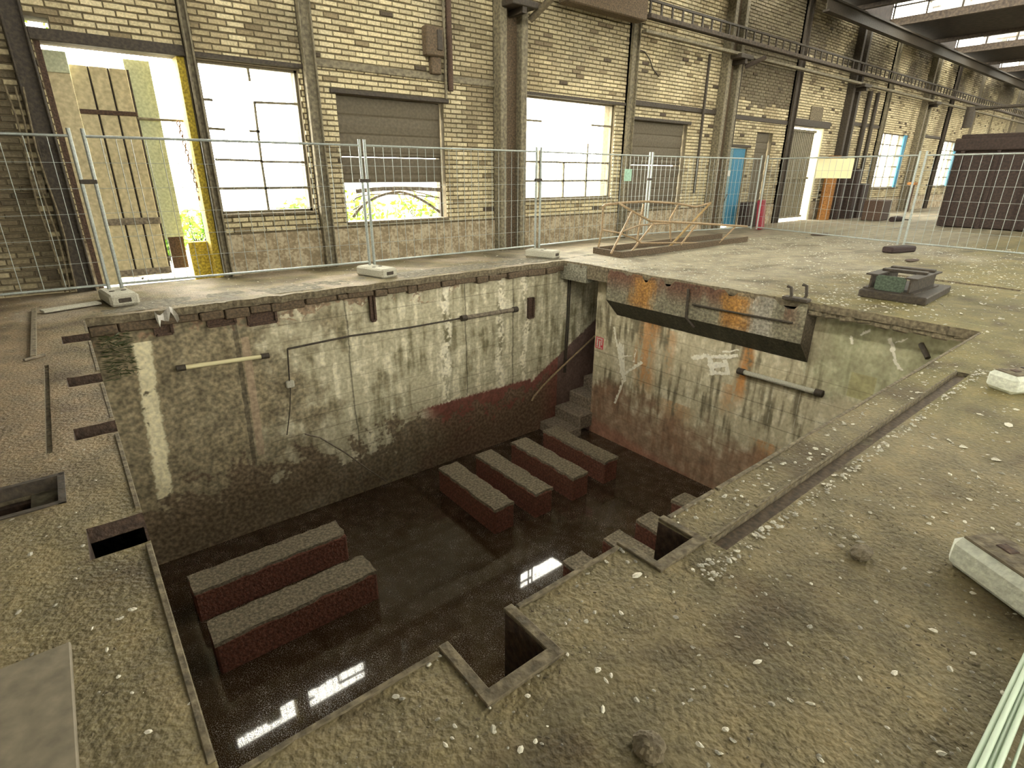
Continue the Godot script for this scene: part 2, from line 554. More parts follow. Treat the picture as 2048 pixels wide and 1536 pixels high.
# ================================================================ build
func _ready() -> void:
	rng.seed = 7
	nz = noise(101, 0.35, FastNoiseLite.TYPE_SIMPLEX_SMOOTH, 4)
	nf = noise(102, 3.0, FastNoiseLite.TYPE_SIMPLEX_SMOOTH, 4)
	# --- camera
	var cam := Camera3D.new()
	cam.name = "camera"
	cam.position = EYE
	cam.rotation = Vector3(-0.36748, -0.67770, 0.00532)
	cam.fov = rad_to_deg(2.0 * atan(768.0 / FOCAL))
	cam.near = 0.05
	cam.far = 300
	add_child(cam)
	cam.current = true
	cam_basis = Basis.from_euler(cam.rotation)
	# --- overcast sky
	var sky := ProceduralSkyMaterial.new()
	sky.sky_top_color = Color(0.99, 0.975, 0.91)
	sky.sky_horizon_color = Color(1.0, 0.98, 0.92)
	sky.ground_bottom_color = Color(0.45, 0.44, 0.4)
	sky.ground_horizon_color = Color(0.6, 0.6, 0.56)
	var env := Environment.new()
	env.background_mode = Environment.BG_SKY
	env.sky = Sky.new()
	env.sky.sky_material = sky
	env.background_energy_multiplier = 10.0
	env.tonemap_mode = Environment.TONE_MAPPER_LINEAR
	env.tonemap_exposure = 3.8
	env.sdfgi_enabled = true
	env.ssao_enabled = true
	env.ssil_enabled = true
	var we := WorldEnvironment.new()
	we.name = "world"
	we.environment = env
	add_child(we)

	make_floor_tex()
	make_materials()
	make_pit_textures()
	make_water()
	build_floor()
	build_pit()
	build_window_wall()
	build_shell()
	build_yard()
	build_fence()
	build_wall_things()
	build_pit_things()
	build_floor_things()
	build_far_things()
	build_debris()

# ---------------------------------------------------------------- floor
const HOLES := [
	[0.02, 7.19, -7.40, -1.24, 0.09, true],
	[-0.20, 0.02, -6.70, -6.40, 0.22, false], [-0.19, 0.02, -5.24, -5.00, 0.24, false], [-0.20, 0.02, -4.10, -3.90, 0.24, false], [-0.195, 0.02, -2.80, -2.53, 0.45, false],
	[-0.80, -0.255, -3.48, -3.12, 0.10, false], [-0.76, -0.29, -3.44, -3.16, 0.55, false],
	[1.64, 1.87, -1.24, -1.07, 0.34, false], [0.73, 0.97, -1.24, -1.02, 0.34, false],
	[1.93, 5.5, -1.010, -0.930, 0.035, false],
	[8.35, 12.4, -7.50, -6.98, 0.20, true],
	[10.25, 10.4, -3.40, -1.50, 0.05, false],
	[-0.33, -0.30, -5.75, -3.80, 0.02, false],
]

func steps(marks: Array, spans: Array) -> Array:
	# spans: [from, to, step]; marks are always included
	var o := []
	for s in spans:
		var k := ceili((s[1] - s[0]) / s[2])
		for i in k: o.append(s[0] + (s[1] - s[0]) * i / k)
	o.append(spans[-1][1])
	for m in marks:
		var best := -1
		for i in o.size():
			if absf(o[i] - m) < 0.012: best = i
		if best >= 0: o[best] = m
		else: o.append(m)
	o.sort()
	return o

func floor_depth(x: float, z: float) -> float:
	var d := 0.0
	for h in HOLES:
		if x > h[0] and x < h[1] and z > h[2] and z < h[3]: d = maxf(d, 99.0 if h[5] else h[4])
	return d

func floor_color(x: float, z: float) -> Color:
	var a := nz.get_noise_2d(x, z)
	var b := nz.get_noise_2d(x * 3.1 + 40, z * 3.1)
	var d := nz.get_noise_2d(x * 9.0 + 10, z * 9.0 - 30)
	var c := Vector3(0.165, 0.136, 0.075)
	c = c.lerp(Vector3(0.20, 0.153, 0.098), smoothstep(0.4, -0.4, x + a * 0.4) * smoothstep(-2.6, -4.2, z + b * 0.4))   # clay-stained left side
	c = c.lerp(Vector3(0.165, 0.14, 0.055), smoothstep(2.8, 6.5, x + a * 2.0) * smoothstep(-4.5, -2.0, z + b))          # mossy right side
	c = c.lerp(Vector3(0.27, 0.24, 0.175), smoothstep(5.5, 7.5, x) * smoothstep(-2.4, -4.2, z + a * 1.5) * 0.9)          # pale dust with the window glare painted in
	if z < -7.3: c = c.lerp(Vector3(0.23, 0.19, 0.14), smoothstep(-0.2, 0.3, b))
	c *= 1.5 + 0.42 * b + 0.34 * d
	c = c.lerp(Vector3(0.09, 0.062, 0.034), smoothstep(0.22, 0.55, -b + 0.3 * d) * 0.6)
	return Color(c.x, c.y, c.z)

func build_floor() -> void:
	var xs := []
	var zs := []
	for h in HOLES:
		xs.append(h[0]); xs.append(h[1]); zs.append(h[2]); zs.append(h[3])
	xs = steps(xs, [[-6.0, -1.0, 1.0], [-1.0, 3.2, 0.045], [3.2, 9.0, 0.12], [9.0, 16.0, 0.35], [16.0, 60.0, 2.0]])
	zs = steps(zs, [[-9.3, -1.4, 0.12], [-1.4, 0.9, 0.045], [0.9, 11.0, 0.8]])
	var nx := xs.size()
	var nzz := zs.size()
	var top := MB.new()
	var side := MB.new()
	var slot := MB.new()
	var H := {}
	# shared top vertices
	var id := PackedInt32Array()
	id.resize(nx * nzz)
	for j in nzz:
		for i in nx:
			var x: float = xs[i]
			var z: float = zs[j]
			var e := 0.003
			var rim := false
			var inner := floor_depth(x - e, z - e) > 0 or floor_depth(x + e, z + e) > 0 or floor_depth(x - e, z + e) > 0 or floor_depth(x + e, z - e) > 0
			if inner: rim = true
			var y := 0.007 * nf.get_noise_2d(x * 1.2, z * 1.2) + 0.004 * nf.get_noise_2d(x * 4.0, z * 4.0) + 0.012 * nz.get_noise_2d(x * 1.5, z * 1.5)
			var p := Vector3(x, y, z)
			if rim:
				p.y = y * 0.4
				if absf(z - PZ0) < 0.01 and x < 7.2: p.z += 0.03 * nf.get_noise_2d(x * 2.0, 5.0) - 0.01; p.y -= 0.02 * absf(nf.get_noise_2d(x * 1.1, 9.0))
				elif absf(x - PX1) < 0.01: p.x += 0.04 * nf.get_noise_2d(z * 2.0, 15.0); p.y -= 0.02 * absf(nf.get_noise_2d(z * 1.3, 19.0))
				elif z < -1.1: p.y -= 0.006 * absf(nf.get_noise_2d(x * 3.0, z * 3.0))
			id[j * nx + i] = top.v.size()
			top.v.append(p)
			top.n.append(Vector3.UP)
			top.uv.append(Vector2(x, z))
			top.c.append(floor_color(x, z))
	for j in nzz - 1:
		for i in nx - 1:
			var cx: float = (xs[i] + xs[i + 1]) * 0.5
			var cz: float = (zs[j] + zs[j + 1]) * 0.5
			var d := floor_depth(cx, cz)
			H[j * nx + i] = d
			var a := id[j * nx + i]
			var b := id[j * nx + i + 1]
			var c := id[(j + 1) * nx + i + 1]
			var e := id[(j + 1) * nx + i]
			if d == 0.0:
				top.idx.append_array(PackedInt32Array([a, b, c, a, c, e]))
			elif d < 50.0:
				var dn := Vector3(0, -d, 0)
				(slot if d > 0.05 else side).quad(top.v[e] + dn, top.v[c] + dn, top.v[b] + dn, top.v[a] + dn)
	# normals from the relief
	var acc := PackedVector3Array()
	acc.resize(top.v.size())
	for t in range(0, top.idx.size(), 3):
		var a := top.idx[t]; var b := top.idx[t + 1]; var c := top.idx[t + 2]
		var nn := (top.v[c] - top.v[a]).cross(top.v[b] - top.v[a])
		acc[a] += nn; acc[b] += nn; acc[c] += nn
	for k in acc.size():
		if acc[k].length_squared() > 0: top.n[k] = acc[k].normalized()
	# skirts between cells of different depth
	for j in nzz - 1:
		for i in nx - 1:
			var d: float = H[j * nx + i]
			for way in [[1, 0], [0, 1]]:
				if i + way[0] >= nx - 1 or j + way[1] >= nzz - 1: continue
				var d2: float = H[(j + way[1]) * nx + i + way[0]]
				if d == d2: continue
				var p0: Vector3
				var p1: Vector3
				if way[0]:
					p0 = top.v[id[j * nx + i + 1]]; p1 = top.v[id[(j + 1) * nx + i + 1]]
				else:
					p0 = top.v[id[(j + 1) * nx + i]]; p1 = top.v[id[(j + 1) * nx + i + 1]]
				var hi := minf(d, d2)
				var lo := maxf(d, d2)
				if lo > 50.0: lo = hi + 0.09 if hi < 0.2 else hi + 0.1
				var a := p0 - Vector3(0, hi, 0)
				var b := p1 - Vector3(0, hi, 0)
				var e := p1 - Vector3(0, lo, 0)
				var f := p0 - Vector3(0, lo, 0)
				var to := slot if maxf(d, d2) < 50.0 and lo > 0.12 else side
				if (d < d2) == (way[0] == 1): to.quad(a, f, e, b)
				else: to.quad(b, e, f, a)
	var s := struct("floor", "stained concrete hall floor around the flooded pit")
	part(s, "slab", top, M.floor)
	part(s, "slab_edge", side, M.edge)
	part(s, "slot_lining", slot, M.slotdark)
	# flat borders round the two notches and along the near kerb
	for q in [[0.70, 1.00, -1.02], [1.60, 1.91, -1.07]]:
		var mb := MB.new()
		mb.box(Vector3(q[0] + 0.01, 0.004, (PZ1 + q[2]) / 2), Vector3(0.04, 0.016, q[2] - PZ1 + 0.02), Basis(), 0.003)
		mb.box(Vector3(q[1] - 0.01, 0.004, (PZ1 + q[2]) / 2), Vector3(0.04, 0.016, q[2] - PZ1 + 0.02), Basis(), 0.003)
		mb.box(Vector3((q[0] + q[1]) / 2, 0.004, q[2] + 0.03), Vector3(q[1] - q[0] + 0.02, 0.016, 0.05), Basis(), 0.003)
		part(s, "notch_border", mb, M.edge)
	for q in [[0.06, 0.68], [1.02, 1.58], [1.93, 2.30], [2.33, 4.6], [4.62, 7.1]]:
		var mb := MB.new()
		mb.box(Vector3((q[0] + q[1]) / 2, 0.001, PZ1 + 0.012), Vector3(q[1] - q[0], 0.014, 0.022), Basis(), 0.003)
		part(s, "edge_angle", mb, M.edge)
	for q in [[1.95, 2.30], [2.34, 5.5]]:
		var mb := MB.new()
		mb.box(Vector3((q[0] + q[1]) / 2, 0.0, -1.02), Vector3(q[1] - q[0], 0.014, 0.012), Basis(), 0.003)
		part(s, "edge_angle", mb, M.edge)
	for q in [[-2.5, -1.3], [-3.85, -2.85], [-4.95, -4.15], [-6.35, -5.3], [-7.3, -6.75]]:
		var mb := MB.new()
		mb.box(Vector3(PX0 - 0.012, 0.001, (q[0] + q[1]) / 2), Vector3(0.022, 0.014, q[1] - q[0]), Basis(), 0.003)
		part(s, "edge_angle", mb, M.edge)
	# steel rim inside the square hatch hole
	var rim := MB.new()
	rim.box(Vector3(-0.27, -0.03, -3.3), Vector3(0.03, 0.07, 0.36)); rim.box(Vector3(-0.53, -0.03, -3.465), Vector3(0.54, 0.07, 0.03)); rim.box(Vector3(-0.53, -0.03, -3.135), Vector3(0.54, 0.07, 0.03))
	part(s, "hatch_rim", rim, M.steel_dark)
	var dark := MB.new()
	dark.box(Vector3(10.32, -0.045, -2.45), Vector3(0.13, 0.01, 1.85))
	part(s, "duct_bed", dark, M.rust)
	var bed := MB.new()
	bed.box(Vector3(3.72, -0.034, -0.97), Vector3(3.54, 0.004, 0.076))
	part(s, "channel_bed", bed, M.kick)

# face of a wall as a finely uneven grid; f(u,v) gives the place, g(u,v) the picture coordinates
func uneven(mb: MB, nu: int, nv: int, f: Callable, g: Callable, colf = null) -> void:
	var P := []
	var U := []
	for j in nv + 1:
		for i in nu + 1:
			P.append(f.call(float(i) / nu, float(j) / nv))
			U.append(g.call(float(i) / nu, float(j) / nv))
	for j in nv:
		for i in nu:
			var a := j * (nu + 1) + i
			var b := a + 1
			var c := b + nu + 1
			var d := a + nu + 1
			if colf != null: mb.col = colf.call((P[a] + P[c]) * 0.5)
			mb.quad(P[a], P[d], P[c], P[b], [U[a], U[d], U[c], U[b]])

func build_pit() -> void:
	var far := struct("wall_pit_far", "stained concrete pit wall with battens below the fence")
	var mb := MB.new()
	var W := 8.25
	uneven(mb, 150, 72, func(u, v):
		var x: float = W * u
		var y: float = -3.9 * v
		return Vector3(x, y, -7.5 + 0.010 * nf.get_noise_2d(x * 1.3, y * 1.3) * (1.4 if x < 2.8 else 0.6)),
		func(u, v): return Vector2(u, v))
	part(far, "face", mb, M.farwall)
	mb = MB.new()
	mb.box(Vector3(6.5, -2.05, -7.78), Vector3(13.2, 4.1, 0.5))
	part(far, "core", mb, M.concrete)
	# ragged lip of the slab over the far wall
	mb = MB.new()
	var x := 0.02
	while x < 7.15:
		var w := 0.12 + rng.randf() * 0.35
		var dp := 0.05 + rng.randf() * 0.05
		var out := rng.randf_range(-0.02, 0.035)
		mb.box(Vector3(minf(x + w / 2, 7.1), -0.11 - dp / 2, -7.45 + out / 2), Vector3(w * 0.96, dp + 0.02, 0.1 + out), Basis(Vector3(0, 0, 1), rng.randf_range(-0.05, 0.05)), 0.012)
		x += w
	part(far, "broken_lip", mb, M.kick)
	# pockets where beams once sat
	for q in [[490, 605, 552, 642, 0.0], [408, 610, 470, 645, 0.0], [738, 590, 750, 640, 0.0], [1056, 596, 1065, 634, 0.0], [305, 640, 345, 665, 0.0]]:
		var a := on_z(q[0], q[1], -7.48)
		var b := on_z(q[2], q[3], -7.48)
		mb = MB.new()
		var ctr := (a + b) / 2
		var sz := Vector3(absf(b.x - a.x), absf(b.y - a.y), 0.03)
		for e in [[-1, 0], [1, 0], [0, -1]]:
			mb.box(ctr + Vector3(e[0] * sz.x / 2, e[1] * sz.y / 2, 0.02), Vector3(0.03 if e[0] else sz.x, 0.03 if e[1] else sz.y, 0.05))
		mb.box(ctr, sz)
		part(far, "beam_pocket", mb, M.rust)

	var right := struct("wall_pit_right", "rust-streaked concrete pit wall under the corbel")
	mb = MB.new()
	uneven(mb, 112, 66, func(u, v):
		var z: float = lerpf(-6.82, PZ1, u)
		var y: float = -3.5 * v
		return Vector3(7.5 + 0.008 * nf.get_noise_2d(z * 1.3, y * 1.3), y, z),
		func(u, v):
			var z: float = lerpf(-6.82, PZ1, u)
			return Vector2((z + 6.85) / 5.61, 3.5 * v / 3.9))
	part(right, "face", mb, M.rightwall)
	mb = MB.new()
	mb.box(Vector3(7.67, -1.8, (-6.82 + PZ1) / 2), Vector3(0.28, 3.5, PZ1 + 6.82 - 0.02))
	part(right, "core", mb, M.concrete)
	# corbel that carries the floor edge
	mb = MB.new()
	var cz0 := -6.32
	var cz1 := -2.97
	var cf := func(p: Vector3) -> Color:
		var a := nz.get_noise_2d(p.z * 2.2, p.y * 1.2)
		var b := nf.get_noise_2d(p.z * 1.4, p.y * 0.7)
		var c := Vector3(0.30, 0.27, 0.18)
		c = c.lerp(Vector3(0.46, 0.42, 0.33), smoothstep(0.1, 0.4, a))
		c = c.lerp(Vector3(0.19, 0.095, 0.055), smoothstep(0.05, 0.3, -a) * smoothstep(-0.45, -0.1, p.y))
		for r in [-5.55, -3.93]:
			c = c.lerp(Vector3(0.50, 0.25, 0.06), smoothstep(0.33, 0.1, absf(p.z - r) + 0.15 * b) * smoothstep(-0.7, -0.45, p.y) * smoothstep(0.0, -0.15, p.y))
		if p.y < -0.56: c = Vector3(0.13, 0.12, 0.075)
		c *= 1.0 + 0.35 * b
		return Color(c.x, c.y, c.z)
	var jag := func(z: float) -> float: return -0.03 - 0.10 * smoothstep(0.10, 0.35, nz.get_noise_2d(z * 3.0, 77.0))
	uneven(mb, 84, 12, func(u, v):
		var z: float = lerpf(cz0, cz1, u)
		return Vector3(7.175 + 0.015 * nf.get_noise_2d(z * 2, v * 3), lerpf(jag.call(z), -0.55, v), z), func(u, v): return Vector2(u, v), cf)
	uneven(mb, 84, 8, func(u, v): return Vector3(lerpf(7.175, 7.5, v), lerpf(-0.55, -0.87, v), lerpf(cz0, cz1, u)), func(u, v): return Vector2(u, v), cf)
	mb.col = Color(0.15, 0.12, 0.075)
	mb.quad(Vector3(7.175, -0.55, cz1), Vector3(7.5, -0.87, cz1), Vector3(7.5, -0.03, cz1), Vector3(7.175, -0.03, cz1))
	mb.quad(Vector3(7.5, -0.87, cz0), Vector3(7.175, -0.55, cz0), Vector3(7.175, -0.03, cz0), Vector3(7.5, -0.03, cz0))
	mb.quad(Vector3(7.175, -0.13, cz1), Vector3(7.5, -0.13, cz1), Vector3(7.5, -0.13, cz0), Vector3(7.175, -0.13, cz0))
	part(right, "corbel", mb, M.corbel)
	# underside of the slab that hangs over beside the corbel, with a broken edge
	mb = MB.new()
	mb.box(Vector3(7.40, -0.09, -2.1), Vector3(0.34, 0.12, 1.74))
	mb.box(Vector3(7.37, -0.14, -6.85), Vector3(0.34, 0.24, 1.1))
	for k in 9:
		var z := -2.9 + k * 0.19
		mb.box(Vector3(7.25 + rng.randf() * 0.03, -0.10 - rng.randf() * 0.04, z), Vector3(0.09, 0.05 + rng.randf() * 0.07, 0.17), Basis(Vector3.RIGHT, rng.randf_range(-0.2, 0.2)), 0.02)
	part(right, "slab_haunch", mb, M.edge)
	for q in ["wall_pit_left", "wall_pit_near"]:
		var s := struct(q)
		mb = MB.new()
		if q == "wall_pit_left":
			mb.box(Vector3(-0.24, -2.2, (PZ0 + PZ1) / 2), Vector3(0.5, 3.4, PZ1 - PZ0 + 0.2))
			for sp in [[-7.5, -6.70], [-6.40, -5.24], [-5.0, -4.10], [-3.90, -2.80], [-2.53, -1.14]]:
				mb.box(Vector3(-0.2, -0.3, (sp[0] + sp[1]) / 2), Vector3(0.42, 0.44, sp[1] - sp[0]))
		else:
			mb.box(Vector3(0.35, -2.15, -0.95), Vector3(0.72, 3.6, 0.56)); mb.box(Vector3(1.305, -2.15, -0.95), Vector3(0.66, 3.6, 0.56)); mb.box(Vector3(4.69, -2.15, -0.95), Vector3(5.62, 3.6, 0.56))
			mb.box(Vector3(0.85, -2.25, -0.95), Vector3(0.24, 3.75, 0.54)); mb.box(Vector3(1.755, -2.25, -0.95), Vector3(0.24, 3.75, 0.54))
		part(s, "face", mb, M.concrete)
	# water
	mb = MB.new()
	mb.quad(Vector3(0.01, YW, -1.23), Vector3(7.49, YW, -1.25), Vector3(7.49, YW, -7.49), Vector3(0.01, YW, -7.49))
	var wt := MeshInstance3D.new()
	wt.name = "pit_water"
	wt.mesh = mb.mesh()
	wt.material_override = M.water
	add_child(wt)
	wt.set_meta("kind", "stuff"); wt.set_meta("label", "dark still water with floating scum in the pit"); wt.set_meta("category", "water")
	var bed := struct("floor_pit")
	mb = MB.new()
	mb.box(Vector3(6.5, -4.2, -4.4), Vector3(14, 0.3, 7.2))
	part(bed, "slab", mb, M.silt)

	# concrete stair rising behind the right wall
	var st := thing("concrete_stair", Vector3(6.75, -3.4, -7.15), "narrow concrete stair rising out of the pit behind the rust-streaked wall", "stair")
	for k in 14:
		mb = MB.new()
		var x0 := 6.75 + 0.4 * k
		var y1 := -3.17 + 0.235 * k
		mb.box(Vector3(x0 + 0.24, y1 - 0.15, -7.13), Vector3(0.48, 0.3, 0.72), Basis(Vector3.UP, 0.0), 0.02)
		part(st, "step", mb, M.step)
	mb = MB.new()
	mb.prism([Vector3(7.55, -3.9, -6.76), Vector3(13.0, -3.9, -6.76), Vector3(13.0, -0.25, -6.76), Vector3(7.55, -0.25, -6.76)], Vector3(0, 0, 0.2))
	mb.box(Vector3(13.0, -1.9, -7.2), Vector3(0.2, 3.7, 0.9))
	var stw := struct("wall_stair")
	part(stw, "side_face", mb, M.concrete)
	mb = MB.new()
	mb.col = Color(0.36, 0.34, 0.25)
	mb.box(Vector3(7.78, -0.19, -7.16), Vector3(1.2, 0.30, 0.66))
	part(stw, "lintel", mb, M.corbel)
	mb = MB.new()
	var hp := []
	for q in [[1064, 802], [1068, 793], [1082, 776], [1100, 757], [1130, 728], [1190, 672]]: hp.append(on_z(q[0], q[1], -7.40))
	mb.tube(hp, 0.02, 8)
	solo("stair_handrail", mb, M.pipe, "bent ochre handrail pipe climbing the red-brown wall base by the stair", "handrail")
	mb = MB.new()
	for dx in [0, 7]:
		mb.tube([on_z(1138 + dx * 0.6, 532, -7.46), on_z(1134 + dx * 0.5, 640, -7.46), on_z(1128 + dx * 0.4, 745, -7.46)], 0.014, 6)
	solo("wall_conduit", mb, M.steel_dark, "pair of thin dark conduits running down the pit corner", "pipe")

	# plinths standing in the water
	plinth("beside the long stained wall, nearer to it", 0.29, 2.09, -6.43, -6.06)
	plinth("beside the long stained wall, farther from it", 0.31, 2.08, -5.53, -5.14)
	plinth("fourth from the stair foot", 3.94, 4.30, -6.78, -5.27)
	plinth("third from the stair foot", 4.66, 5.00, -6.77, -5.21)
	plinth("second from the stair foot", 5.42, 5.77, -6.76, -5.20)
	plinth("next to the stair foot, with a broken end", 6.19, 6.52, -6.78, -5.24)
	plinth("half hidden by the notched edge, fourth from the rust-streaked wall", 3.94, 4.28, -3.89, -2.35)
	plinth("half hidden by the notched edge, third from the rust-streaked wall", 4.65, 4.99, -3.89, -2.35)
	plinth("half hidden by the notched edge, second from the rust-streaked wall", 5.32, 5.66, -3.89, -2.35)
	plinth("half hidden by the notched edge, next to the rust-streaked wall", 6.13, 6.46, -3.89, -2.35)

func plinth(where: String, x0: float, x1: float, z0: float, z1: float) -> void:
	var label := "concrete plinth in the water " + where
	var group := "plinths in the pit water"
	var t := thing("concrete_plinth", Vector3((x0 + x1) / 2, YW - 0.2, (z0 + z1) / 2), label, "plinth", group)
	var mb := MB.new()
	mb.col = Color(0.30, 0.115, 0.075)
	mb.box(Vector3((x0 + x1) / 2, (YW - 0.2 - 2.97) / 2, (z0 + z1) / 2), Vector3(x1 - x0, -2.97 - YW + 0.2, z1 - z0), Basis(), 0.02)
	part(t, "body", mb, M.plinth)
	mb = MB.new()
	mb.col = Color(0.42, 0.355, 0.25)
	# crust with a chipped outline
	var poly := []
	var n1 := maxi(2, int((x1 - x0) / 0.09))
	var n2 := maxi(2, int((z1 - z0) / 0.09))
	var jit := func(p: Vector3) -> Vector3:
		var a := absf(nf.get_noise_2d(p.x * 2.5 + 7, p.z * 2.5))
		var d := Vector3((x0 + x1) / 2 - p.x, 0, (z0 + z1) / 2 - p.z)
		if x1 - x0 < 1: d.z *= 0.15
		else: d.x *= 0.15
		return p + d.normalized() * (a * 0.06 - 0.006)
	for i in n1: poly.append(jit.call(Vector3(lerpf(x0, x1, float(i) / n1), -2.99, z1)))
	for i in n2: poly.append(jit.call(Vector3(x1, -2.99, lerpf(z1, z0, float(i) / n2))))
	for i in n1: poly.append(jit.call(Vector3(lerpf(x1, x0, float(i) / n1), -2.99, z0)))
	for i in n2: poly.append(jit.call(Vector3(x0, -2.99, lerpf(z0, z1, float(i) / n2))))
	var ctr := Vector3((x0 + x1) / 2, -2.94, (z0 + z1) / 2)
	for i in poly.size():
		var a: Vector3 = poly[i]
		var b: Vector3 = poly[(i + 1) % poly.size()]
		mb.quad(a, b, b + Vector3(0, 0.05, 0), a + Vector3(0, 0.05, 0))
		mb.tri(ctr, a + Vector3(0, 0.05, 0), b + Vector3(0, 0.05, 0))
	part(t, "crust", mb, M.plinth)

# ---------------------------------------------------------------- window wall
const OPEN := [ # x0, x1, y0, y1
	[0.27, 1.84, -0.1, 2.93], [1.97, 3.34, 0.905, 2.92], [3.90, 5.88, 0.70, 2.65], [7.69, 10.46, 0.97, 2.94], [11.12, 13.25, 0.70, 2.67],
	[15.25, 16.30, -0.1, 2.21], [16.70, 17.64, 0.75, 2.66], [18.82, 20.98, -0.1, 2.94], [25.85, 28.9, 1.0, 3.05], [33.3, 36.0, 1.0, 3.02], [40.8, 43.6, 1.0, 3.02],
	[0.24, 0.46, 3.02, 3.17]]
const POSTS := [ # x0, x1 of the steel posts that split the brick panels
	[0.03, 0.24], [1.85, 1.95], [3.41, 3.60], [7.0, 7.66], [10.76, 11.0], [14.4, 15.06], [18.36, 18.66], [22.1, 22.72], [25.5, 25.8], [29.45, 30.1], [32.9, 33.2], [36.85, 37.5], [40.3, 40.6], [44.3, 44.9], [47.7, 48.0]]
const DADO := 0.60

func clear_of(x0: float, x1: float, y0: float, y1: float) -> Array:
	# what is left of the course x0..x1 beside openings and posts
	var segs := [[x0, x1]]
	var cuts := []
	for o in OPEN:
		if y1 > o[2] + 0.005 and y0 < o[3] - 0.005: cuts.append([o[0], o[1]])
	for p in POSTS: cuts.append(p)
	for c in cuts:
		var nxt := []
		for s in segs:
			if c[1] <= s[0] or c[0] >= s[1]: nxt.append(s); continue
			if c[0] > s[0] + 0.03: nxt.append([s[0], c[0]])
			if c[1] < s[1] - 0.03: nxt.append([c[1], s[1]])
		segs = nxt
	return segs

func brick_shape(mb: MB, x0: float, x1: float, y0: float, y1: float, lift: float, wob: float) -> void:
	var zb := ZW - 0.022
	var zf := ZW + lift
	var i := 0.006
	var a := Vector3(x0, y0, zb); var b := Vector3(x1, y0, zb); var c := Vector3(x1, y1, zb); var d := Vector3(x0, y1, zb)
	var e := Vector3(x0 + i, y0 + i, zf); var f := Vector3(x1 - i, y0 + i + wob, zf); var g := Vector3(x1 - i, y1 - i, zf); var h := Vector3(x0 + i, y1 - i - wob, zf)
	mb.quad(e, f, g, h)
	mb.quad(a, b, f, e); mb.quad(b, c, g, f); mb.quad(c, d, h, g); mb.quad(d, a, e, h)

func brick_color(x: float, y: float) -> Color:
	var big := nz.get_noise_2d(x * 1.1, y * 1.1)
	var s := nz.get_noise_2d(x * 3.0 + 50, y * 0.5)
	var t := rng.randf()
	var c := Vector3(0.655, 0.565, 0.35)
	c *= 0.80 + 0.32 * t
	c = c.lerp(Vector3(0.42, 0.345, 0.20), smoothstep(0.0, 0.45, big * 0.8 + s * 0.6) * 0.85)
	c = c.lerp(Vector3(0.78, 0.69, 0.45), smoothstep(0.2, 0.5, -s) * 0.6)
	if rng.randf() < 0.05: c = Vector3(0.30, 0.24, 0.14)
	if rng.randf() < 0.012: c = Vector3(0.10, 0.075, 0.05)
	# soot patches, darker bricks high in the far bays and beyond the second column, the scorched corner by the door
	var soot_and_dark := smoothstep(0.12, 0.4, nz.get_noise_2d(x * 0.9 + 70, y * 0.8)) * 0.45
	if x > 15.1 and x < 18.3 and y > 3.55 + 0.35 * s + 0.3 * (x - 15.1) / 3.0 * -1.0: soot_and_dark = 0.82
	if x > 18.7 and y > 4.9: soot_and_dark = maxf(soot_and_dark, smoothstep(0.0, 0.4, nz.get_noise_2d(x * 0.7, y * 0.9 + 30) + 0.15) * 0.85)
	if x < -0.1: soot_and_dark = 0.45 + 0.4 * smoothstep(-0.2, 0.3, nz.get_noise_2d(x * 2.0, y * 1.5 + 90))
	if x > 7.66 and x < 10.8 and y > 3.5 + big * 0.5: soot_and_dark = maxf(soot_and_dark, 0.30)
	c = c.lerp(Vector3(0.085, 0.066, 0.04), clampf(soot_and_dark, 0, 1))
	return Color(c.x, c.y, c.z)

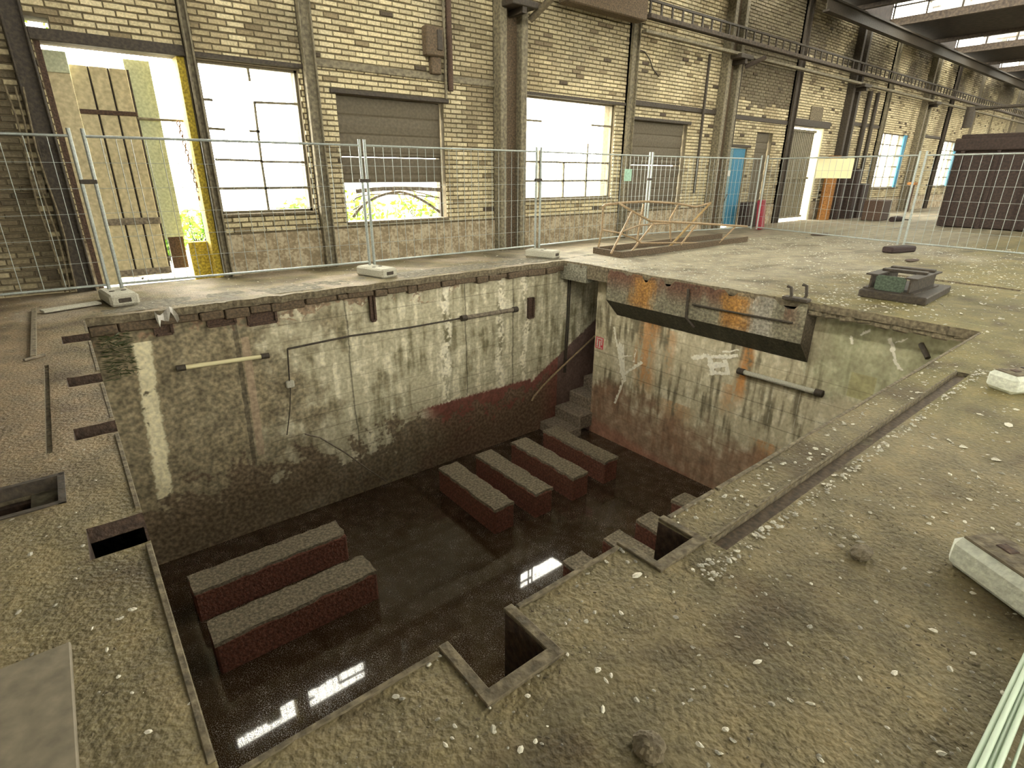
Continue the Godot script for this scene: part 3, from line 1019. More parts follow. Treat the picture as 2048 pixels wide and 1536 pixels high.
func build_window_wall() -> void:
	var wall := struct("wall_back", "cream-painted brick wall with windows, doors and steel posts")
	# backing with the openings cut out, 0.35 m thick
	var xs := [-6.0, 60.0]
	var ys := [-0.2, 0.0, DADO, 6.4]
	for o in OPEN:
		xs.append(o[0]); xs.append(o[1]); ys.append(maxf(o[2], -0.2)); ys.append(o[3])
	xs.sort(); ys.sort()
	var mb := MB.new()
	var dado := MB.new()
	for i in xs.size() - 1:
		if xs[i + 1] - xs[i] < 0.002: continue
		for j in ys.size() - 1:
			if ys[j + 1] - ys[j] < 0.002: continue
			var cx: float = (xs[i] + xs[i + 1]) / 2
			var cy: float = (ys[j] + ys[j + 1]) / 2
			var hole := false
			for o in OPEN:
				if cx > o[0] and cx < o[1] and cy > o[2] and cy < o[3]: hole = true
			if hole: continue
			var sz := Vector3(xs[i + 1] - xs[i], ys[j + 1] - ys[j], 0.33)
			mb.box(Vector3(cx, cy, ZW - 0.02 - 0.165), sz)
			if cy < DADO and cx > 0.05:
				dado.box(Vector3(cx, cy, ZW - 0.008), Vector3(sz.x, sz.y, 0.03))
	part(wall, "backing", mb, M.mortar)
	part(wall, "plinth_render", dado, M.dado)
	# bricks, course by course
	var list := []
	var pitch := 0.078
	var course := 0
	var y := 0.004
	while y < 6.3:
		var y1 := y + pitch - 0.012
		for seg in clear_of(-2.2, 46.0 if y > DADO else 0.05, y, y1):
			var x: float = seg[0]
			var k0 := floorf(x / 0.232)
			var off := 0.116 * (course % 2)
			var edge: float = (k0 + 1) * 0.232 + off - (0.232 if k0 * 0.232 + off > x + 0.02 else 0.0)
			while x < seg[1] - 0.02:
				var xe := minf(edge, seg[1])
				if seg[1] - xe < 0.04: xe = seg[1]
				if xe - x > 0.03: list.append([x + 0.004, xe - 0.006, y, y1])
				x = xe
				edge += 0.232
		y += pitch
		course += 1
	# the 300 that show largest become parts
	var order := []
	for k in list.size():
		var q = list[k]
		var ctr := Vector3((q[0] + q[1]) / 2, (q[2] + q[3]) / 2, ZW)
		var loc := cam_basis.inverse() * (ctr - EYE)
		var px := 1024 + FOCAL * loc.x / -loc.z
		var py := 768 - FOCAL * loc.y / -loc.z
		var seen: bool = px > 5 and px < 2040 and py > 5
		order.append([ctr.distance_to(EYE) + (0.0 if seen else 1000.0), k])
	order.sort_custom(func(a, b): return a[0] < b[0])
	var rest := MB.new()
	for n in order.size():
		var q = list[order[n][1]]
		var one := MB.new() if n < 300 else rest
		var c := brick_color((q[0] + q[1]) / 2, (q[2] + q[3]) / 2)
		one.col = c
		var lift := rng.randf_range(-0.004, 0.006)
		if rng.randf() < 0.02: lift = -0.012
		brick_shape(one, q[0], q[1], q[2] + rng.randf() * 0.003, q[3] - rng.randf() * 0.003, lift, rng.randf_range(-0.003, 0.003))
		if n < 300: part(wall, "brick", one, M.brick)
	var br := part(wall, "brickwork", rest, M.brick)
	br.set_meta("kind", "stuff")
	# horizontal steel girts and lintels
	for q in [[3.6, 7.0, 3.05], [11.0, 14.4, 3.03], [15.06, 18.36, 2.98], [22.72, 25.5, 3.2], [30.1, 32.9, 3.1], [37.5, 40.3, 3.1]]:
		mb = MB.new()
		mb.box(Vector3((q[0] + q[1]) / 2, q[2], ZW + 0.012), Vector3(q[1] - q[0], 0.11, 0.04), Basis(), 0.008)
		part(wall, "girt", mb, M.steel_dark if q[0] > 8 else M.steel_post)
	for o in [[0.24, 1.85, 2.99, 0.13], [1.95, 3.41, 2.97, 0.06], [3.8, 5.98, 2.69, 0.07], [7.66, 10.76, 2.97, 0.06], [11.0, 13.35, 2.71, 0.07], [18.66, 21.3, 3.05, 0.2], [15.1, 16.4, 2.25, 0.07]]:
		mb = MB.new()
		mb.box(Vector3((o[0] + o[1]) / 2, o[2], ZW + 0.01), Vector3(o[1] - o[0], o[3], 0.05), Basis(), 0.008)
		part(wall, "lintel", mb, M.steel_dark)

	# steel posts
	var who := ["dark steel column at the scorched side of the tall door", "slim steel post between the tall door and the first window", "steel post between the first window and the half-open shutter",
		"wide double steel column between the half-open shutter and the large window", "steel post between the large window and the closed shutter", "wide double steel column beside the blue door",
		"steel post between the narrow shutter and the corrugated door", "dark double steel column beyond the corrugated door", "steel post beside the first small-paned window", "double steel column between the two small-paned windows",
		"dark steel post beside the second small-paned window"]
	for k in 11:
		var p = POSTS[k]
		var w: float = p[1] - p[0]
		var cx: float = (p[0] + p[1]) / 2
		var t := thing("steel_column", Vector3(cx, 0, ZW), who[k], "column", "steel columns of the window wall")
		var m: Material = M.steel_dark if k in [0, 6, 7, 10] else M.steel_post
		if w > 0.5:
			for s in [-1, 1]:
				mb = MB.new()
				mb.box(Vector3(cx + s * (w / 2 - 0.08), 3.12, ZW + 0.10), Vector3(0.15, 6.3, 0.24), Basis(), 0.012)
				part(t, "flange", mb, M.steel_post if k < 6 else m)
			mb = MB.new()
			mb.box(Vector3(cx, 3.12, ZW + 0.03), Vector3(w - 0.3, 6.3, 0.06))
			part(t, "web", mb, M.kick if k < 6 else M.steel_dark)
			mb = MB.new()
			mb.box(Vector3(cx, 4.30, ZW + 0.28), Vector3(w * 0.9, 0.10, 0.5), Basis(), 0.01)
			mb.prism([Vector3(cx - 0.05, 4.25, ZW + 0.1), Vector3(cx + 0.05, 4.25, ZW + 0.1), Vector3(cx + 0.05, 4.25, ZW + 0.5), Vector3(cx - 0.05, 4.25, ZW + 0.5)], Vector3(0, -0.1, 0))
			part(t, "bracket", mb, M.steel_dark)
		else:
			mb = MB.new()
			mb.box(Vector3(cx, 3.12, ZW + 0.015), Vector3(w, 6.3, 0.07), Basis(), 0.008)
			part(t, "web", mb, m)
			for s in [-1, 1]:
				mb = MB.new()
				mb.box(Vector3(cx + s * (w / 2 - 0.012), 3.12, ZW + 0.045), Vector3(0.024, 6.3, 0.13), Basis(), 0.006)
				part(t, "flange", mb, m)

	build_windows()

func bars(parent: Node3D, called: String, list: Array, m: Material, r := 0.011) -> void:
	for q in list:
		var mb := MB.new()
		var a := Vector3(q[0], q[1], ZW - 0.12)
		var b := Vector3(q[2], q[3], ZW - 0.12)
		var d := (b - a)
		var mid := (a + b) / 2
		if absf(d.x) > absf(d.y): mb.box(mid, Vector3(absf(d.x), r * 2, r * 2.6), Basis(Vector3(0, 0, 1), atan2(d.y, d.x)) if d.x > 0 else Basis())
		else: mb.box(mid, Vector3(r * 2, absf(d.y), r * 2.6), Basis(Vector3(0, 0, 1), -atan2(d.x, d.y)))
		part(parent, called, mb, m)

func window_frame(w: Node3D, o: Array, m: Material, th := 0.035) -> void:
	var mb := MB.new()
	var zc := ZW - 0.12
	mb.box(Vector3(o[0] + th / 2, (o[2] + o[3]) / 2, zc), Vector3(th, o[3] - o[2], 0.07)); mb.box(Vector3(o[1] - th / 2, (o[2] + o[3]) / 2, zc), Vector3(th, o[3] - o[2], 0.07))
	mb.box(Vector3((o[0] + o[1]) / 2, o[2] + th / 2, zc), Vector3(o[1] - o[0], th, 0.07)); mb.box(Vector3((o[0] + o[1]) / 2, o[3] - th / 2, zc), Vector3(o[1] - o[0], th, 0.07))
	part(w, "window_frame", mb, m)
	mb = MB.new()
	mb.box(Vector3((o[0] + o[1]) / 2, o[2] - 0.02, ZW - 0.06), Vector3(o[1] - o[0] + 0.06, 0.04, 0.2), Basis(), 0.008)
	part(w, "window_sill", mb, M.edge)

func pane(w: Node3D, x0: float, x1: float, y0: float, y1: float) -> void:
	var mb := MB.new()
	mb.quad(Vector3(x0, y0, ZW - 0.12), Vector3(x1, y0, ZW - 0.12), Vector3(x1, y1, ZW - 0.12), Vector3(x0, y1, ZW - 0.12))
	part(w, "pane", mb, M.glass)

func build_windows() -> void:
	# first window: two wide lights, most of the bars torn out above
	var w := struct("window_1", "broken steel window with torn glazing bars beside the tall door")
	var o = OPEN[1]
	window_frame(w, o, M.yellowpaint if false else M.frame)
	var rows := [1.26, 1.65, 2.06, 2.46]
	bars(w, "muntin", [[2.66, 0.92, 2.66, 1.65], [2.66, 1.65, 2.68, 2.46], [2.0, 1.26, 3.31, 1.26], [2.02, 1.66, 2.66, 1.65], [2.66, 1.64, 3.31, 1.64], [2.68, 2.45, 3.31, 2.47], [2.66, 2.72, 2.66, 2.89], [2.0, 2.07, 2.22, 2.065], [2.0, 2.44, 2.12, 2.44], [2.55, 2.06, 2.7, 2.06]], M.steel_post, 0.016)
	for q in [[2.0, 2.65, 0.94, 1.25], [2.67, 3.3, 0.94, 1.25], [2.67, 3.3, 1.27, 1.63], [2.0, 2.65, 1.27, 1.64], [2.69, 3.3, 1.66, 2.45]]: pane(w, q[0], q[1], q[2], q[3])
	# large window
	w = struct("window_2", "large broken steel window with only its lower panes left")
	o = OPEN[3]
	window_frame(w, o, M.frame)
	var l := []
	for x in [8.28, 9.0, 9.72]: l.append([x, 1.0, x, 1.72 if x != 9.72 else 2.12])
	l.append([8.28, 1.72, 8.28, 1.95])
	l.append_array([[7.7, 1.34, 10.44, 1.34], [7.7, 1.72, 10.44, 1.72], [7.7, 2.50, 8.32, 2.50], [9.8, 2.50, 10.44, 2.50]])
	bars(w, "muntin", l, M.steel_post, 0.019)
	for x in [7.73, 8.3, 9.02, 9.74]:
		for yy in [1.0, 1.36]: pane(w, x, x + (0.53 if x < 8 else 0.68), yy, yy + 0.34)
	# small-paned windows far down the wall
	var nth := 3
	for k in [8, 9, 10]:
		o = OPEN[k]
		w = struct("window_%d" % nth, ["first small-paned steel window with a blue casement", "second small-paned steel window with a blue casement", "last small-paned steel window down the wall"][nth - 3])
		nth += 1
		window_frame(w, o, M.frame)
		l = []
		for i in range(1, 4):
			var x: float = lerpf(o[0], o[1], i / 4.0)
			l.append([x, o[2], x, o[3]])
		for i in range(1, 5):
			var yy: float = lerpf(o[2], o[3], i / 5.0)
			l.append([o[0], yy, o[1], yy])
		bars(w, "muntin", l, M.steel_post, 0.02)
		for i in 4:
			for j in 5:
				pane(w, lerpf(o[0], o[1], i / 4.0) + 0.03, lerpf(o[0], o[1], (i + 1) / 4.0) - 0.03, lerpf(o[2], o[3], j / 5.0) + 0.03, lerpf(o[2], o[3], (j + 1) / 5.0) - 0.03)
		if k < 10:
			var mb := MB.new()
			mb.box(Vector3(o[1] - 0.22, (o[2] + o[3]) / 2, ZW - 0.05), Vector3(0.3, o[3] - o[2], 0.05))
			part(w, "casement", mb, M.bluepaint)

	shutter("window_6", "half-open slatted shutter window with a tangle of bent boards below", OPEN[2], 1.33, [1.74])
	shutter("window_7", "closed slatted shutter window beyond the large window", OPEN[4], 0.70, [1.70])
	shutter("window_8", "narrow closed slatted shutter window past the blue door", OPEN[6], 0.75, [])
	# blocks closing the lower part behind the closed shutters are the slats themselves
	build_doors()

func shutter(called: String, label: String, o: Array, down_to: float, slits: Array) -> void:
	var w := struct(called, label)
	var mb := MB.new()
	for s in [0, 1]:
		mb.box(Vector3(o[s] + (0.02 if s == 0 else -0.02), (o[2] + o[3]) / 2, ZW - 0.20), Vector3(0.02, o[3] - o[2], 0.06))
	part(w, "guide_rail", mb, M.steel_dark)
	var y: float = o[3]
	var step := 0.285
	var k := 0
	while y > down_to + 0.02:
		var y0 := maxf(y - step, down_to)
		for s in slits:
			if y0 < s and y > s: y0 = s
		var gap: float = 0.013 if slits.has(y) else 0.0
		mb = MB.new()
		# each slat is slightly bowed, its end short of the guide so that light leaks past
		var x0: float = o[0] + 0.03
		var x1: float = o[1] - rng.randf_range(0.035, 0.05)
		var ya := y - gap
		var prof := [[ya + 0.004, -0.13], [ya - 0.02, -0.115], [(ya + y0) / 2, -0.108], [y0 + 0.03, -0.12], [y0, -0.135]]
		for i in 4:
			var a: Array = prof[i]
			var b: Array = prof[i + 1]
			mb.quad(Vector3(x0, b[0], ZW + b[1]), Vector3(x1, b[0], ZW + b[1]), Vector3(x1, a[0], ZW + a[1]), Vector3(x0, a[0], ZW + a[1]))
			mb.quad(Vector3(x1, b[0], ZW + b[1] - 0.02), Vector3(x0, b[0], ZW + b[1] - 0.02), Vector3(x0, a[0], ZW + a[1] - 0.02), Vector3(x1, a[0], ZW + a[1] - 0.02))
		mb.box(Vector3(x1 - 0.01 + rng.randf_range(0.0, 0.012), (ya + y0) / 2, ZW - 0.13), Vector3(0.03, (ya - y0) * 0.6, 0.02))
		part(w, "slat", mb, M.shutter)
		y = y0
		k += 1
	mb = MB.new()
	mb.box(Vector3((o[0] + o[1]) / 2, o[2] - 0.02, ZW - 0.06), Vector3(o[1] - o[0] + 0.04, 0.05, 0.2), Basis(), 0.008)
	part(w, "window_sill", mb, M.edge)

func build_doors() -> void:
	# tall opening by the scorched corner: sliding leaf pushed half across, outside the wall
	var d := struct("door_1", "tall doorway with a ribbed beige sliding leaf half across it")
	var mb := MB.new()
	mb.box(Vector3(1.79, 1.45, ZW - 0.19), Vector3(0.09, 2.96, 0.32))
	part(d, "jamb", mb, M.yellowpaint, "yellow-painted door jamb")
	mb = MB.new()
	mb.box(Vector3(0.30, 1.45, ZW - 0.17), Vector3(0.06, 2.96, 0.3))
	part(d, "jamb", mb, M.rust)
	mb = MB.new()
	mb.box(Vector3(1.64, 0.20, ZW - 0.3), Vector3(0.30, 0.62, 0.08), Basis(), 0.01)
	part(d, "yellow_panel", mb, M.yellowpaint)
	# the leaf: beige boards with dark ribs between
	var zl := ZW - 0.42
	var edges := [0.56, 0.77, 0.985, 1.20]
	for i in edges.size() - 1:
		mb = MB.new()
		mb.box(Vector3((edges[i] + edges[i + 1]) / 2, 1.41, zl), Vector3(edges[i + 1] - edges[i] - 0.022, 2.70, 0.03), Basis(), 0.006)
		part(d, "board", mb, M.doorleaf)
	mb = MB.new()
	mb.box(Vector3(0.435, 1.43, zl + 0.06), Vector3(0.27, 2.9, 0.03), Basis(), 0.008)
	part(d, "side_board", mb, M.doorleaf)
	mb = MB.new()
	mb.box(Vector3(0.43, 2.76, zl + 0.10), Vector3(0.28, 0.24, 0.03), Basis(Vector3.RIGHT, 0.06), 0.006)
	part(d, "cover_sheet", mb, M.doorpale)
	mb = MB.new()
	mb.box(Vector3(0.75, 1.41, zl - 0.035), Vector3(0.94, 2.70, 0.02))
	part(d, "leaf_back", mb, M.steel_dark)
	for yy in [2.22, 0.83, 0.12]:
		mb = MB.new()
		mb.box(Vector3(0.88, yy, zl + 0.03), Vector3(0.66, 0.055 if yy > 2 else 0.09, 0.03), Basis(), 0.006)
		part(d, "crossbar", mb, M.rust if yy > 2 else M.wood)
	mb = MB.new()
	mb.box(Vector3(1.33, 1.72, zl - 0.04), Vector3(0.30, 2.34, 0.015))
	part(d, "pale_panel", mb, M.doorpale, "torn pale sheet hanging beside the leaf")
	mb = MB.new()
	mb.box(Vector3(1.36, 0.35, zl - 0.04), Vector3(0.20, 0.46, 0.02))
	part(d, "board", mb, M.rust)
	mb = MB.new()
	mb.rod(Vector3(1.2, 2.17, zl), Vector3(1.85, 2.17, zl), 0.02, 6)
	part(d, "crossbar", mb, M.steel_post)
	# chain hanging in the gap
	var ch := thing("rusty_chain", Vector3(1.70, 1.2, ZW - 0.25), "rusty chain hanging in the gap of the tall doorway", "chain")
	for i in 22:
		var y := 2.12 - i * 0.062
		var x := 1.66 + 0.006 * i
		mb = MB.new()
		var ring := []
		for s in 9:
			var a := TAU * s / 8
			var u := Vector3(cos(a) * 0.02, sin(a) * 0.04, 0) if i % 2 == 0 else Vector3(0, sin(a) * 0.04, cos(a) * 0.02)
			ring.append(Vector3(x, y, ZW - 0.25) + u)
		mb.tube(ring, 0.008, 5, false)
		part(ch, "link", mb, M.orange)
	# blue door
	d = struct("door_2", "blue-painted metal door beside the double column")
	mb = MB.new()
	mb.box(Vector3(15.46, 1.12, ZW - 0.08), Vector3(0.38, 2.14, 0.05), Basis(), 0.006)
	part(d, "leaf", mb, M.bluepale)
	mb = MB.new()
	mb.box(Vector3(15.97, 1.12, ZW - 0.08), Vector3(0.62, 2.14, 0.05), Basis(), 0.006)
	part(d, "leaf", mb, M.bluepaint)
	mb = MB.new()
	mb.box(Vector3(15.47, 1.52, ZW - 0.045), Vector3(0.26, 0.16, 0.01))
	part(d, "notice", mb, M.white)
	for q in [[15.32, 0.95, 15.46, 0.72], [15.60, 0.95, 15.46, 0.72], [15.46, 0.72, 15.46, 0.30], [15.46, 0.30, 15.32, 0.1], [15.46, 0.30, 15.58, 0.1]]:
		mb = MB.new()
		mb.rod(Vector3(q[0], q[1], ZW - 0.045), Vector3(q[2], q[3], ZW - 0.045), 0.02, 4)
		part(d, "painted_stroke", mb, M.steel_dark)
	# corrugated door
	d = struct("door_3", "tall corrugated metal door standing ajar with daylight round it")
	mb = MB.new()
	for i in 15:
		var x := 18.86 + i * 0.122
		mb.box(Vector3(x + 0.035, 1.48, ZW - 0.16), Vector3(0.07, 2.76, 0.02))
		mb.box(Vector3(x + 0.095, 1.48, ZW - 0.19), Vector3(0.054, 2.76, 0.02))
		mb.box(Vector3(x + 0.07, 1.48, ZW - 0.175), Vector3(0.012, 2.76, 0.04))
	mb.box(Vector3(19.77, 1.48, ZW - 0.206), Vector3(1.86, 2.76, 0.012))
	part(d, "leaf", mb, M.corrugated)
	for yy in [1.38, 0.13, 2.83]:
		mb = MB.new()
		mb.box(Vector3(19.76, yy, ZW - 0.13), Vector3(1.86, 0.07, 0.04))
		part(d, "crossbar", mb, M.steel_post)
	mb = MB.new()
	mb.box(Vector3(20.93, 1.46, ZW - 0.15), Vector3(0.1, 2.95, 0.28))
	part(d, "jamb", mb, M.cream)
	mb = MB.new()
	mb.box(Vector3(18.8, 1.46, ZW - 0.1), Vector3(0.08, 2.95, 0.2))
	part(d, "jamb", mb, M.brick)

# ---------------------------------------------------------------- rest of the shell, daylight outside
func build_shell() -> void:
	var mb := MB.new()
	for q in [["wall_left", Vector3(-6.15, 3.2, 0.5), Vector3(0.3, 6.8, 21)], ["wall_right", Vector3(60.15, 3.2, 0.5), Vector3(0.3, 6.8, 21)]]:
		var s := struct(q[0])
		mb = MB.new()
		mb.box(q[1], q[2])
		part(s, "panel", mb, M.plaster)
	# opposite long wall, with a clerestory window in every bay
	var fw := struct("wall_front")
	mb = MB.new()
	mb.box(Vector3(27, 1.6, 11.15), Vector3(66.6, 3.6, 0.3)); mb.box(Vector3(27, 6.1, 11.15), Vector3(66.6, 1.0, 0.3))
	for k in 19:
		mb.box(Vector3(-6.3 + k * 3.7, 4.5, 11.15), Vector3(0.8, 2.2, 0.3))
	part(fw, "panel", mb, M.plaster)
	for k in 18:
		mb = MB.new()
		var wx := -6.3 + k * 3.7 + 1.85
		mb.quad(Vector3(wx + 1.45, 3.4, 11.1), Vector3(wx - 1.45, 3.4, 11.1), Vector3(wx - 1.45, 5.6, 11.1), Vector3(wx + 1.45, 5.6, 11.1))
		part(fw, "pane", mb, M.dimming_glass)
		mb = MB.new()
		for i in 2: mb.box(Vector3(wx, 4.13 + i * 0.73, 11.1), Vector3(2.9, 0.04, 0.04))
		for i in 3: mb.box(Vector3(wx - 0.72 + i * 0.72, 4.5, 11.1), Vector3(0.04, 2.2, 0.04))
		part(fw, "muntin", mb, M.steel_dark)
	# roof with a raised glazed monitor across every bay
	var roof := struct("ceiling", "dark roof deck with raised glazed monitors")
	var far_faces := []
	var x := 24.9 - 7.43 * 4
	while x < 58: far_faces.append(x); x += 7.43
	var wide := 3.2
	var x0 := -6.3
	for sx in far_faces:
		mb = MB.new()
		mb.box(Vector3((x0 + sx - wide) / 2, 6.62, 0.7), Vector3(sx - wide - x0, 0.14, 21.2))
		part(roof, "deck", mb, M.roof)
		mb = MB.new()
		mb.box(Vector3(sx - wide / 2, 8.06, 0.7), Vector3(wide + 0.3, 0.12, 21.2))
		part(roof, "monitor_deck", mb, M.roof)
		for z in [-9.55, 11.1]:
			mb = MB.new()
			mb.box(Vector3(sx - wide / 2, 7.28, z), Vector3(wide, 1.46, 0.2))
			part(roof, "gable", mb, M.roof)
		for e in [sx - wide, sx]:
			mb = MB.new()
			mb.box(Vector3(e, 6.55, 0.7), Vector3(0.16, 0.24, 20.8))
			part(roof, "kerb_beam", mb, M.beam)
		x0 = sx
	mb = MB.new()
	mb.box(Vector3((x0 + 60.3) / 2, 6.62, 0.7), Vector3(60.3 - x0, 0.14, 21.2))
	part(roof, "deck", mb, M.roof)
	var nth := 9
	for sx in far_faces:
		for e in [sx - wide, sx]:
			var s := struct("window_%d" % nth)
			nth += 1
			for k in 10:
				var z0 := -9.4 + k * 2.03
				mb = MB.new()
				mb.quad(Vector3(e, 6.68, z0), Vector3(e, 6.68, z0 + 2.03), Vector3(e, 8.0, z0 + 2.03), Vector3(e, 8.0, z0))
				part(s, "pane", mb, M.dimming_glass if e == sx else M.glass)
				for h in 2:
					mb = MB.new()
					mb.box(Vector3(e, 7.34, z0 + h * 1.015), Vector3(0.05, 1.32, 0.05))
					part(s, "glazing_bar", mb, M.steel_dark)
			mb = MB.new()
			mb.box(Vector3(e, 7.05, 0.7), Vector3(0.05, 0.05, 20.4)); mb.box(Vector3(e, 7.5, 0.7), Vector3(0.05, 0.05, 20.4))
			part(s, "glazing_bar", mb, M.steel_dark)
	# roof beams across and along
	mb = MB.new()
	mb.box(Vector3(39, 6.05, -8.55), Vector3(42, 0.05, 0.18)); mb.box(Vector3(39, 5.75, -8.55), Vector3(42, 0.05, 0.18)); mb.box(Vector3(39, 5.9, -8.55), Vector3(42, 0.3, 0.03))
	part(roof, "eaves_girder", mb, M.steel_dark)
	# ground outside
	var gnd := struct("floor_outside", "pale gravel yard outside")
	mb = MB.new()
	mb.box(Vector3(27, -0.1, -29.6), Vector3(140, 0.1, 39.9))
	part(gnd, "gravel", mb, M.gravel)
	mb = MB.new()
	mb.box(Vector3(27, -2.2, 21.5), Vector3(140, 0.1, 20.5))
	part(gnd, "gravel", mb, M.gravel)

func build_yard() -> void:
	# shrubs in the yard, seen through the gaps
	var spots := [[4.3, -12.6, 0.95, 0.75], [5.9, -13.4, 1.1, 0.8], [7.8, -13.6, 1.0, 0.9], [2.3, -13.4, 0.75, 0.7], [1.5, -12.0, 0.6, 0.4], [33.0, -16.0, 1.9, 1.6], [36.5, -17.0, 2.1, 1.8], [40.0, -16.5, 2.0, 1.7]]
	var words := ["low green shrub in the yard behind the half-open shutter", "bushy green shrub in the yard behind the bent boards", "green shrub in the yard beyond the shutter's post", "small green shrub in the yard below the first window", "green tuft in the yard outside the tall doorway",
		"tall shrub in the yard behind the second small-paned window", "broad tall shrub in the yard far down the wall", "last tall shrub in the yard down the wall"]
	for k in spots.size():
		var q = spots[k]
		var t := thing("garden_shrub", Vector3(q[0], -0.05, q[1]), words[k], "shrub", "shrubs in the yard")
		var mb := MB.new()
		for i in 6:
			var a := TAU * i / 6 + rng.randf()
			mb.tube([Vector3(q[0], -0.05, q[1]), Vector3(q[0] + cos(a) * q[3] * 0.35, q[2] * 0.5, q[1] + sin(a) * q[3] * 0.35), Vector3(q[0] + cos(a) * q[3] * 0.6, q[2] * 0.85, q[1] + sin(a) * q[3] * 0.5)], 0.02, 5, true, 0.006)
		part(t, "stem", mb, M.bark)
		mb = MB.new()
		for i in 420:
			var d := Vector3(rng.randfn(), rng.randfn(), rng.randfn()).normalized() * pow(rng.randf(), 0.4)
			var p := Vector3(q[0] + d.x * q[3], q[2] * 0.55 + d.y * q[2] * 0.48, q[1] + d.z * q[3])
			var g := rng.randf()
			mb.col = Color(lerpf(0.7, 1.6, g), lerpf(0.8, 1.3, g), lerpf(0.7, 1.1, rng.randf()))
			var bs := Basis.from_euler(Vector3(rng.randf() * TAU, rng.randf() * TAU, rng.randf() * TAU))
			var s := 0.06 + rng.randf() * 0.06
			mb.quad(p - bs.x * s, p - bs.y * s * 0.45, p + bs.x * s, p + bs.y * s * 0.45)
		var f := part(t, "foliage", mb, M.leaf)
		f.set_meta("kind", "stuff")
	# ivy pushing through the missing bricks above the tall door
	var iv := thing("ivy_tuft", Vector3(0.35, 3.02, ZW - 0.3), "tuft of green ivy in the hole above the tall doorway", "plant")
	var im := MB.new()
	for i in 46:
		var p := Vector3(rng.randf_range(0.22, 0.48), rng.randf_range(3.0, 3.2), ZW - 0.36 - rng.randf() * 0.15)
		if absf(p.x - 0.35) < 0.07 and p.y > 3.05: continue
		var bs := Basis.from_euler(Vector3(rng.randf() * TAU, rng.randf() * TAU, rng.randf() * TAU))
		im.col = Color(0.9, 1.2, 0.8)
		im.quad(p - bs.x * 0.035, p - bs.y * 0.025, p + bs.x * 0.035, p + bs.y * 0.025)
	part(iv, "foliage", im, M.leaf).set_meta("kind", "stuff")
	# bent boards wedged under the raised shutter
	var boards := [[[712, 383], [790, 377], [884, 380], 0.07, "straight grey board wedged under the raised shutter"], [[706, 434], [745, 398], [800, 384], 0.045, "grey board bowed up from the sill's near corner under the shutter"], [[800, 384], [840, 398], [884, 428], 0.045, "grey board bowed down to the sill's far corner under the shutter"],
		[[706, 402], [760, 388], [884, 396], 0.022, "thin lath running level under the bent boards"], [[705, 420], [740, 402], [790, 380], 0.02, "thin lath rising towards the middle of the bent boards"], [[800, 378], [850, 388], [884, 400], 0.02, "thin lath falling from the middle of the bent boards"]]
	var nb := 0
	for q in boards:
		var mb := MB.new()
		var pts := []
		var zb: float = ZW - 0.17 - 0.04 * nb
		nb += 1
		var a := on_z(q[0][0], q[0][1], zb); var b := on_z(q[1][0], q[1][1], zb); var c := on_z(q[2][0], q[2][1], zb)
		for i in 9:
			var t := i / 8.0
			pts.append(a * (1 - t) * (1 - t) + (2.0 * b - 0.5 * a - 0.5 * c) * 2 * t * (1 - t) + c * t * t)
		for i in 8:
			var d: Vector3 = (pts[i + 1] - pts[i])
			mb.box((pts[i] + pts[i + 1]) / 2, Vector3(d.length() * 1.03, q[3], 0.02), Basis(Vector3(0, 0, 1), atan2(d.y, d.x)))
		solo("bent_board", mb, M.wood, q[4], "board", "bent boards under the shutter")

# ---------------------------------------------------------------- fence
func fence_panel(a: Vector3, b: Vector3, gap: float, label: String) -> void:
	var t := thing("mesh_fence", Vector3((a.x + b.x) / 2, 0.0, (a.z + b.z) / 2), label, "fence panel", "site fence panels")
	var d := (b - a).normalized()
	for p in [a, b]:
		var mb := MB.new()
		mb.rod(p + Vector3(0, 0.12, 0), p + Vector3(0, 1.91, 0), 0.021, 10)
		part(t, "post", mb, M.galv)
	for y in [0.17, 1.83]:
		var mb := MB.new()
		mb.rod(a + Vector3(0, y, 0), b + Vector3(0, y, 0), 0.015, 8)
		part(t, "rail", mb, M.galv)
	var len := a.distance_to(b)
	var n := int(len / gap)
	for i in range(1, n):
		var p := a + d * (len * i / n)
		var mb := MB.new()
		mb.rod(p + Vector3(0, 0.17, 0), p + Vector3(0, 1.83, 0), 0.0042, 5)
		part(t, "upright_wire", mb, M.galv)
	for i in range(1, 6):
		var y := 0.17 + 1.66 * i / 6.0
		var mb := MB.new()
		mb.rod(a + Vector3(0, y, 0), b + Vector3(0, y, 0), 0.003, 5)
		part(t, "cross_wire", mb, M.galv)

func fence_foot(at: Vector3, turn: float, m: Material, label: String, group := "", size := Vector3(0.30, 0.14, 0.62)) -> Node3D:
	var t := thing("fence_block", at, label, "fence foot", group)
	t.rotation.y = turn
	var mb := MB.new()
	mb.box(Vector3(0, size.y / 2, 0), size, Basis(), 0.025)
	var blk := MeshInstance3D.new()
	blk.name = "block"; blk.mesh = mb.mesh(); blk.material_override = m
	t.add_child(blk)
	# slot through the front face, framed
	mb = MB.new()
	mb.box(Vector3(0, size.y * 0.5, size.z / 2 + 0.002), Vector3(0.13, 0.05, 0.012), Basis(), 0.005)
	var o := MeshInstance3D.new()
	o.name = "slot"; o.mesh = mb.mesh(); o.material_override = M.steel_dark
	blk.add_child(o)
	mb = MB.new()
	for i in [-1, 1]:
		mb.tube([Vector3(i * 0.06, size.y - 0.01, 0.02), Vector3(i * 0.06, size.y + 0.004, 0.02)], 0.03, 10)
	o = MeshInstance3D.new()
	o.name = "socket"; o.mesh = mb.mesh(); o.material_override = M.steel_dark
	blk.add_child(o)
	return t

